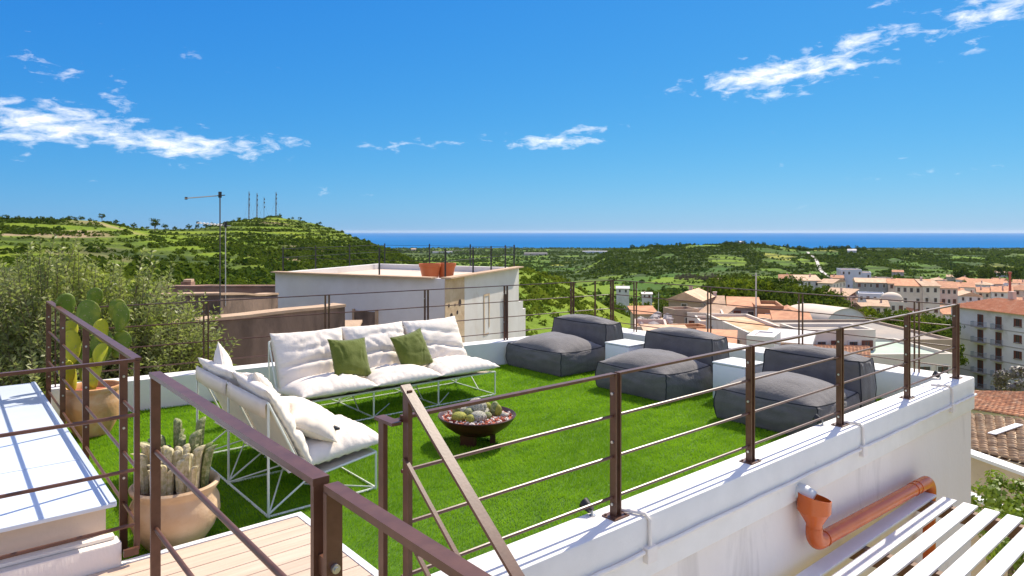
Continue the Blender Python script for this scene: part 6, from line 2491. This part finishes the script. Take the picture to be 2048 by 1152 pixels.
def shrub(label, px, d, z, r, m, seed, name='shrub'):
    p = at(px, d, z)
    root = thing(name, label, 'shrub', (p.x, p.y, z - r * 1.5))
    o = place('foliage', crown_mesh('foliage', m, seed, 34, 46, 1.0, 0.9, 0.16), root, True)
    o.location = (0, 0, r * 1.5)
    o.scale = (r, r, r)
    st = MB()
    for k in range(5):
        a = k * 1.3
        st.tube([(0, 0, -1.0), (0.4 * r * math.cos(a), 0.4 * r * math.sin(a), r * 1.4)], [0.03, 0.015], 5)
    st.build('stem', M_BARK, root, local=True)


L_FRESH = leaf_mat('fresh_green_leaves', (0.13, 0.20, 0.015), (0.22, 0.29, 0.03), 3.0, 0.35)
shrub('fresh green leafy shrub above the pergola slats at right edge', 2015, 11.5, zat(1020, 11.5), 0.62, L_FRESH, 201)
shrub('second fresh green shrub at lower right corner beside pergola', 2050, 10.0, zat(1100, 10.0), 0.60, L_FRESH, 202)
shrub('small green plant between the pergola slats and shrubs', 1985, 11.0, zat(1060, 11.0), 0.28, L_FRESH, 203)
p = at(2000, 60, 0)
shrub('grey bare twiggy bush under the apartment house', 2032, 96, zat(768, 96), 2.7, leaf_mat('grey_twigs', (0.16, 0.13, 0.11), (0.26, 0.22, 0.19), 2.0, 0.1), 204)
g = MB()
rs = random.Random(9)
# ------------------------------------------------------------------ town houses further away
T = [
    ('brown stone house with low tan roof left of the town', 1337, 1402, 600, 100, 8, dict(roof='gabley', wall='tan', rcol='tan', rise=1.2, floors=1, cols=1, off=R(-16))),
    ('pinkish tiled house attached right of the brown stone house', 1396, 1446, 614, 103, 8, dict(roof='gable', wall='pink', rcol='tan', rise=1.4, floors=1, cols=3)),
    ('cream low block with arched openings before the brown house', 1375, 1446, 634, 86, 6, dict(wall='cream', floors=1, cols=3)),
    ('pale curved terrace block below the brown stone house', 1400, 1470, 652, 74, 5, dict(wall='cream', rcol='orange', floors=1, cols=3, off=R(6))),
    ('grey fronted house with tile coping near the telephone pole', 1460, 1516, 614, 92, 6, dict(roof='shed', wall='grey', rcol='red', rise=0.8, floors=1, cols=2)),
    ('orange walled house right of the telephone pole', 1512, 1566, 619, 90, 7, dict(wall='orange', rcol='orange', floors=2, cols=3, off=R(5))),
    ('tan low house with broad tiled roof left of vaulted hall', 1545, 1612, 640, 86, 8, dict(roof='hip', wall='tan', rcol='red', rise=1.3, floors=1, cols=2)),
    ('terracotta terrace roof lowest in front of the grey house', 1452, 1536, 668, 64, 6, dict(wall='pink', rcol='orange', floors=1, cols=4, off=R(-5))),
    ('low brown roof left behind the middle pouffe', 1304, 1384, 678, 58, 5, dict(roof='shed', wall='tan', rcol='tan', rise=0.5, floors=1, cols=3, off=R(8))),
    ('orange roof strip right of the low brown roof', 1396, 1462, 684, 50, 4, dict(roof='shed', wall='orange', rcol='red', rise=0.35, floors=1, cols=3, off=R(-4))),
    ('pale small house at foot of slope by the rubble', 1268, 1335, 664, 66, 6, dict(wall='pink', rcol='orange', floors=1, cols=2)),
    ('small white farmhouse in the valley behind the railing', 1233, 1258, 577, 330, 6, dict(wall='white', roof='gable', rcol='white', floors=1, cols=2, rise=1)),
    ('low white shed right of the valley farmhouse', 1284, 1304, 588, 335, 5, dict(wall='white', roof='shed', rcol='white', floors=1, cols=2, rise=.5)),
    ('white house with long tan tiled wings above green trees', 1598, 1640, 561, 262, 14, dict(roof='gable', wall='white', rcol='tan', floors=2, cols=3, off=R(14))),
    ('tan roofed terrace wing right of white tiled house', 1636, 1664, 566, 258, 16, dict(roof='gable', wall='cream', rcol='tan', floors=2, cols=2, off=R(-20))),
    ('lower tan tiled row stepping down the slope', 1640, 1692, 592, 226, 10, dict(roof='shed', wall='pink', rcol='tan', floors=2, cols=3, rise=2.0, off=R(-24))),
    ('small terracotta topped house left of the white tiled house', 1560, 1600, 558, 300, 8, dict(roof='gable', wall='pink', rcol='red', floors=1, cols=3)),
    ('blue white tall apartment block at back of town', 1684, 1722, 541, 325, 12, dict(wall='blue', floors=4, cols=4, off=R(8))),
    ('blue white lower block joined to the tall one', 1720, 1741, 547, 325, 12, dict(wall='blue', floors=3, cols=2)),
    ('red patchy small house left of blue white block', 1664, 1686, 556, 320, 8, dict(wall='pink', roof='gable', rcol='red', floors=2, cols=2)),
    ('long grey block with row of windows and tan roof', 1716, 1782, 565, 272, 12, dict(roof='gable', wall='grey', rcol='tan', floors=2, cols=6, rise=1.4, off=R(4))),
    ('pink tiled house between grey block and cream apartments', 1778, 1800, 567, 268, 10, dict(roof='gable', wall='pink', rcol='red', floors=2, cols=2, rise=1.6)),
    ('lower blue grey row house under the long grey block', 1720, 1766, 590, 236, 8, dict(wall='blue', floors=2, cols=4, rcol='white')),
    ('wide cream apartment block with balconies mid town', 1795, 1852, 572, 205, 12, dict(roof='gable', wall='cream', rcol='red', floors=4, cols=5, rise=1.8, off=R(-6))),
    ('tall cream apartment tower right of wide cream block', 1848, 1878, 572, 202, 14, dict(roof='gable', wall='cream', rcol='tan', floors=5, cols=2, rise=1.6, off=R(14))),
    ('pale pink apartment row behind the cream tower', 1872, 1912, 576, 226, 14, dict(roof='gable', wall='pink', rcol='red', floors=4, cols=4, rise=1.8, off=R(8))),
    ('flat cream house below the wide cream block', 1768, 1806, 607, 186, 10, dict(wall='cream', floors=3, cols=3, rcol='tan', off=R(12))),
    ('low cream house behind garden trees left of cream block', 1740, 1775, 612, 180, 9, dict(roof='shed', wall='cream', rcol='tan', floors=1, cols=3, rise=.8)),
    ('white house with red roof at right of pink row', 1912, 1946, 574, 300, 10, dict(roof='gable', wall='white', rcol='red', floors=2, cols=3, rise=1.8)),
    ('long red roofed terrace at the back right of town', 1938, 1998, 567, 372, 14, dict(roof='gable', wall='pink', rcol='red', floors=2, cols=6, rise=2.2)),
    ('stepped white villas below the long red terrace', 1922, 1962, 592, 262, 10, dict(roof='gabley', wall='white', rcol='tan', floors=2, cols=3, rise=1.5, off=R(12))),
    ('cream villa with arch right of the stepped villas', 1958, 1992, 585, 280, 10, dict(roof='gable', wall='cream', rcol='red', floors=2, cols=3, rise=1.8)),
    ('white villa with red roof under the red chimney', 1988, 2022, 584, 270, 10, dict(roof='gable', wall='white', rcol='red', floors=2, cols=3, rise=1.8)),
    ('pink house at the right edge behind apartment roof', 2016, 2070, 580, 290, 12, dict(roof='hip', wall='pink', rcol='red', floors=2, cols=4, rise=2)),
    ('far white row among trees at the right horizon', 1978, 2020, 520, 880, 14, dict(roof='gable', wall='white', rcol='tan', floors=1, cols=6, rise=2)),
    ('far red roofed farm on the low wooded hill', 1786, 1806, 524, 900, 14, dict(roof='gable', wall='pink', rcol='red', floors=1, cols=3, rise=2.5)),
    ('far white villa among the trees of the wooded hill', 1696, 1712, 508, 1290, 14, dict(roof='gable', wall='white', rcol='white', floors=1, cols=2, rise=3)),
    ('far red house at right edge among the fields', 2030, 2060, 546, 640, 12, dict(roof='gable', wall='pink', rcol='red', floors=1, cols=3, rise=2)),
    ('far small pink house left of the pine belt', 1895, 1915, 532, 800, 12, dict(roof='gable', wall='pink', rcol='tan', floors=1, cols=3, rise=2)),
    ('small cream farm right of the brown barn', 1434, 1450, 560, 700, 10, dict(roof='gable', wall='cream', rcol='tan', floors=1, cols=2, rise=2)),
    ('far white greenhouse sheds on the coastal plain', 865, 905, 497, 2700, 40, dict(wall='white', rcol='white', floors=0, cols=0)),
    ('far pale shed near the centre of the coastal plain', 1048, 1095, 508, 2300, 40, dict(wall='pink', rcol='white', floors=0, cols=0)),
    ('far bluish greenhouse strip left of the ridge', 1165, 1225, 500, 2600, 60, dict(wall='blue', rcol='white', floors=0, cols=0)),
    ('far white farm on the crest before the sea', 1478, 1488, 486, 1295, 12, dict(roof='gable', wall='white', rcol='white', floors=1, cols=2, rise=2)),
    ('far pale villa on the left end of the coastal plain', 822, 832, 490, 3300, 20, dict(roof='gable', wall='pink', rcol='tan', floors=0, cols=0, rise=4)),
]
for i, (lb, x0, x1, ye, d, dep, kw) in enumerate(T):
    kw = dict(kw)
    if d > 500:
        ye = 463 + (EYE - (land_z(at((x0 + x1) / 2, d, 0)) + (5.0 if d < 1500 else 7.0))) / d * FPX
    kw.setdefault('floors', 2)
    kw.setdefault('cols', 3)
    if d < 100:
        kw['chim'] = False
    if 'apartment' in lb:
        kw['name'], kw['cat'] = 'apartment_block', 'apartment'
    building(lb, x0, x1, ye, d, dep, seed=i, **kw)

# packed small houses on the town slope
rs = random.Random(41)
WN = {'white': 'white', 'cream': 'cream', 'pink': 'pinkish', 'tan': 'tan', 'orange': 'orange', 'blue': 'bluish white'}
RN = {'gable': 'pitched tile roof', 'hip': 'hipped tile roof', 'shed': 'sloping tile roof', 'flat': 'flat roof', 'gabley': 'end gable roof'}
for k in range(64):
    px, d = rs.uniform(1690, 2046), rs.uniform(185, 400)
    if px < 1790 and d < 215:
        continue
    wl = rs.choice(['white', 'white', 'cream', 'pink', 'cream', 'tan', 'blue'])
    rf_ = rs.choice(['gable', 'gable', 'hip', 'shed', 'flat', 'gabley'])
    p = at(px, d, 0)
    wd = rs.uniform(4.5, 8.5) / d * FPX
    hh = rs.uniform(4.5, 8.5)
    ye = 463 + (EYE - (land_z(p) + hh)) / d * FPX
    building('small %s town house with %s in the packed quarter at right' % (WN[wl], RN[rf_]), px - wd / 2, px + wd / 2, ye, d, rs.uniform(5, 9), rf_, wl, rs.choice(['red', 'red', 'tan']) if rf_ != 'flat' else rs.choice(['flat', 'orange', 'white']), floors=2, cols=rs.choice([1, 2, 2, 3]), off=R(rs.uniform(-30, 30)), sides=False, seed=k, rise=rs.uniform(0.9, 1.8))
for k in range(60):
    px, d = rs.uniform(1290, 1610), rs.uniform(44, 98)
    wl = rs.choice(['tan', 'pink', 'orange', 'cream', 'orange', 'tan'])
    rf_ = rs.choice(['gable', 'shed', 'flat', 'shed', 'flat', 'flat'])
    wd = rs.uniform(1.8, 4.2) / d * FPX
    ye = 463 + rs.uniform(9.3, 11.5) / d * FPX + rs.uniform(0, 14)
    if ye < 626 or ye > 712:
        continue
    building('small %s building with %s among the near terracotta roofs' % (WN[wl], RN[rf_]), px - wd / 2, px + wd / 2, ye, d, rs.uniform(2, 3.5), rf_, wl, rs.choice(['red', 'tan', 'tan']) if rf_ != 'flat' else rs.choice(['orange', 'flat', 'orange']), floors=1, cols=rs.choice([1, 2]), off=R(rs.uniform(-30, 30)), sides=False, seed=k, rise=rs.uniform(0.4, 0.9), chim=False)

# small dome, red chimney, pole
p = at(1783, 190, 0)
zd = zat(600, 190)
dm = thing('dome', 'small cream dome left of the cream apartment blocks', 'dome', (p.x, p.y, zd - 5))
m = MB()
m.lathe([(2.7, zd - 8), (2.7, zd + 0.2), (2.75, zd + 0.25), (2.75, zd + 0.5)] + [(2.65 * math.cos(a), zd + 0.5 + 1.7 * math.sin(a)) for a in [math.pi / 2 * k / 8 for k in range(9)]], 28, (p.x, p.y, 0))
m.build('shell', mat('vault_cream', (0.7, 0.6, 0.45)), dm, smooth=40)
p = at(2020, 255, 0)
zt, zb = zat(547, 255), land_z(p) - 1
rc = thing('chimney_stack', 'slim red factory chimney rising behind apartment roof', 'chimney', (p.x, p.y, zb))
m = MB()
m.tube([(p.x, p.y, zb), (p.x, p.y, zt)], [0.55, 0.38], 10)
m.tube([(p.x, p.y, zt), (p.x, p.y, zt + 0.6)], 0.6, 10)
m.build('shaft', M_REDMAST, rc)
for (lb, px, d, yt, yb, r) in (('pale telephone pole among the near terracotta roofs', 1512, 72, 546, 668, 0.07), ('dark pole left of the brown stone house', 1317, 120, 585, 622, 0.06)):
    p = at(px, d, 0)
    po = thing('utility_pole', lb, 'pole', (p.x, p.y, zat(yb, d)))
    m = MB()
    m.tube([(p.x, p.y, zat(yb, d) - 2), (p.x, p.y, zat(yt, d))], [r * 1.2, r], 7)
    m.build('shaft', M_FRAMEW, po)
    m = MB()
    lt = Vector((SA, -CA, 0))
    c = Vector((p.x, p.y, zat(yt + 5, d)))
    m.bar(c - lt * 0.4, c + lt * 0.4, 0.06, 0.06)
    m.build('crossarm', M_METAL, po)
# rubble heap by the slope
rb = MB()
for k in range(60):
    q = at(rs.uniform(1278, 1345), rs.uniform(70, 80), 0)
    z = zat(652, 75) + rs.uniform(-0.6, 0.7)
    s = rs.uniform(0.2, 0.7)
    rb.add([Vector(v) * s * rs.uniform(.7, 1.2) + Vector((q.x, q.y, z)) for v in ICO], ICF)
tag(rb.build('rubble', mat('grey_rubble', (0.42, 0.36, 0.32), 0.95, (0.55, 0.48, 0.42), 2.0)), 'grey stone rubble heap at foot of the slope', 'rubble', kind='stuff')

# pale farm road climbing the ridge
rd = MB()
K = 40
for k in range(K + 1):
    q = k / K
    p = at(1612 + 46 * q + 3 * math.sin(q * 7), 1240 - 420 * q, 0)
    e = at(1622 + 46 * q + 3 * math.sin(q * 7), 1240 - 420 * q, 0)
    e = p + (e - p).normalized() * 5.0
    rd.v += [(p.x, p.y, land_z(p) + 1.3), (e.x, e.y, land_z(e) + 1.3)]
for k in range(K):
    rd.f.append((2 * k, 2 * k + 1, 2 * k + 3, 2 * k + 2))
    rd.mi.append(0)
tag(rd.build('road', mat('pale_road', (0.52, 0.47, 0.42), 0.9)), kind='structure')

# ------------------------------------------------------------------ the air
hz = MB()
hz.span((-61000, -61000, -141), (61000, 61000, 60))
vm = bpy.data.materials.new('air')
vm.use_nodes = True
vt = vm.node_tree
vt.nodes.clear()
vo = vt.nodes.new('ShaderNodeOutputMaterial')
vp = vt.nodes.new('ShaderNodeVolumePrincipled')
vp.inputs['Color'].default_value = (0.72, 0.84, 1.0, 1)
vp.inputs['Density'].default_value = 1.1e-5
vp.inputs['Anisotropy'].default_value = 0.2
vt.links.new(vp.outputs[0], vo.inputs['Volume'])
tag(hz.build('haze', vm), 'thin pale blue air over land and sea', 'haze', kind='stuff')
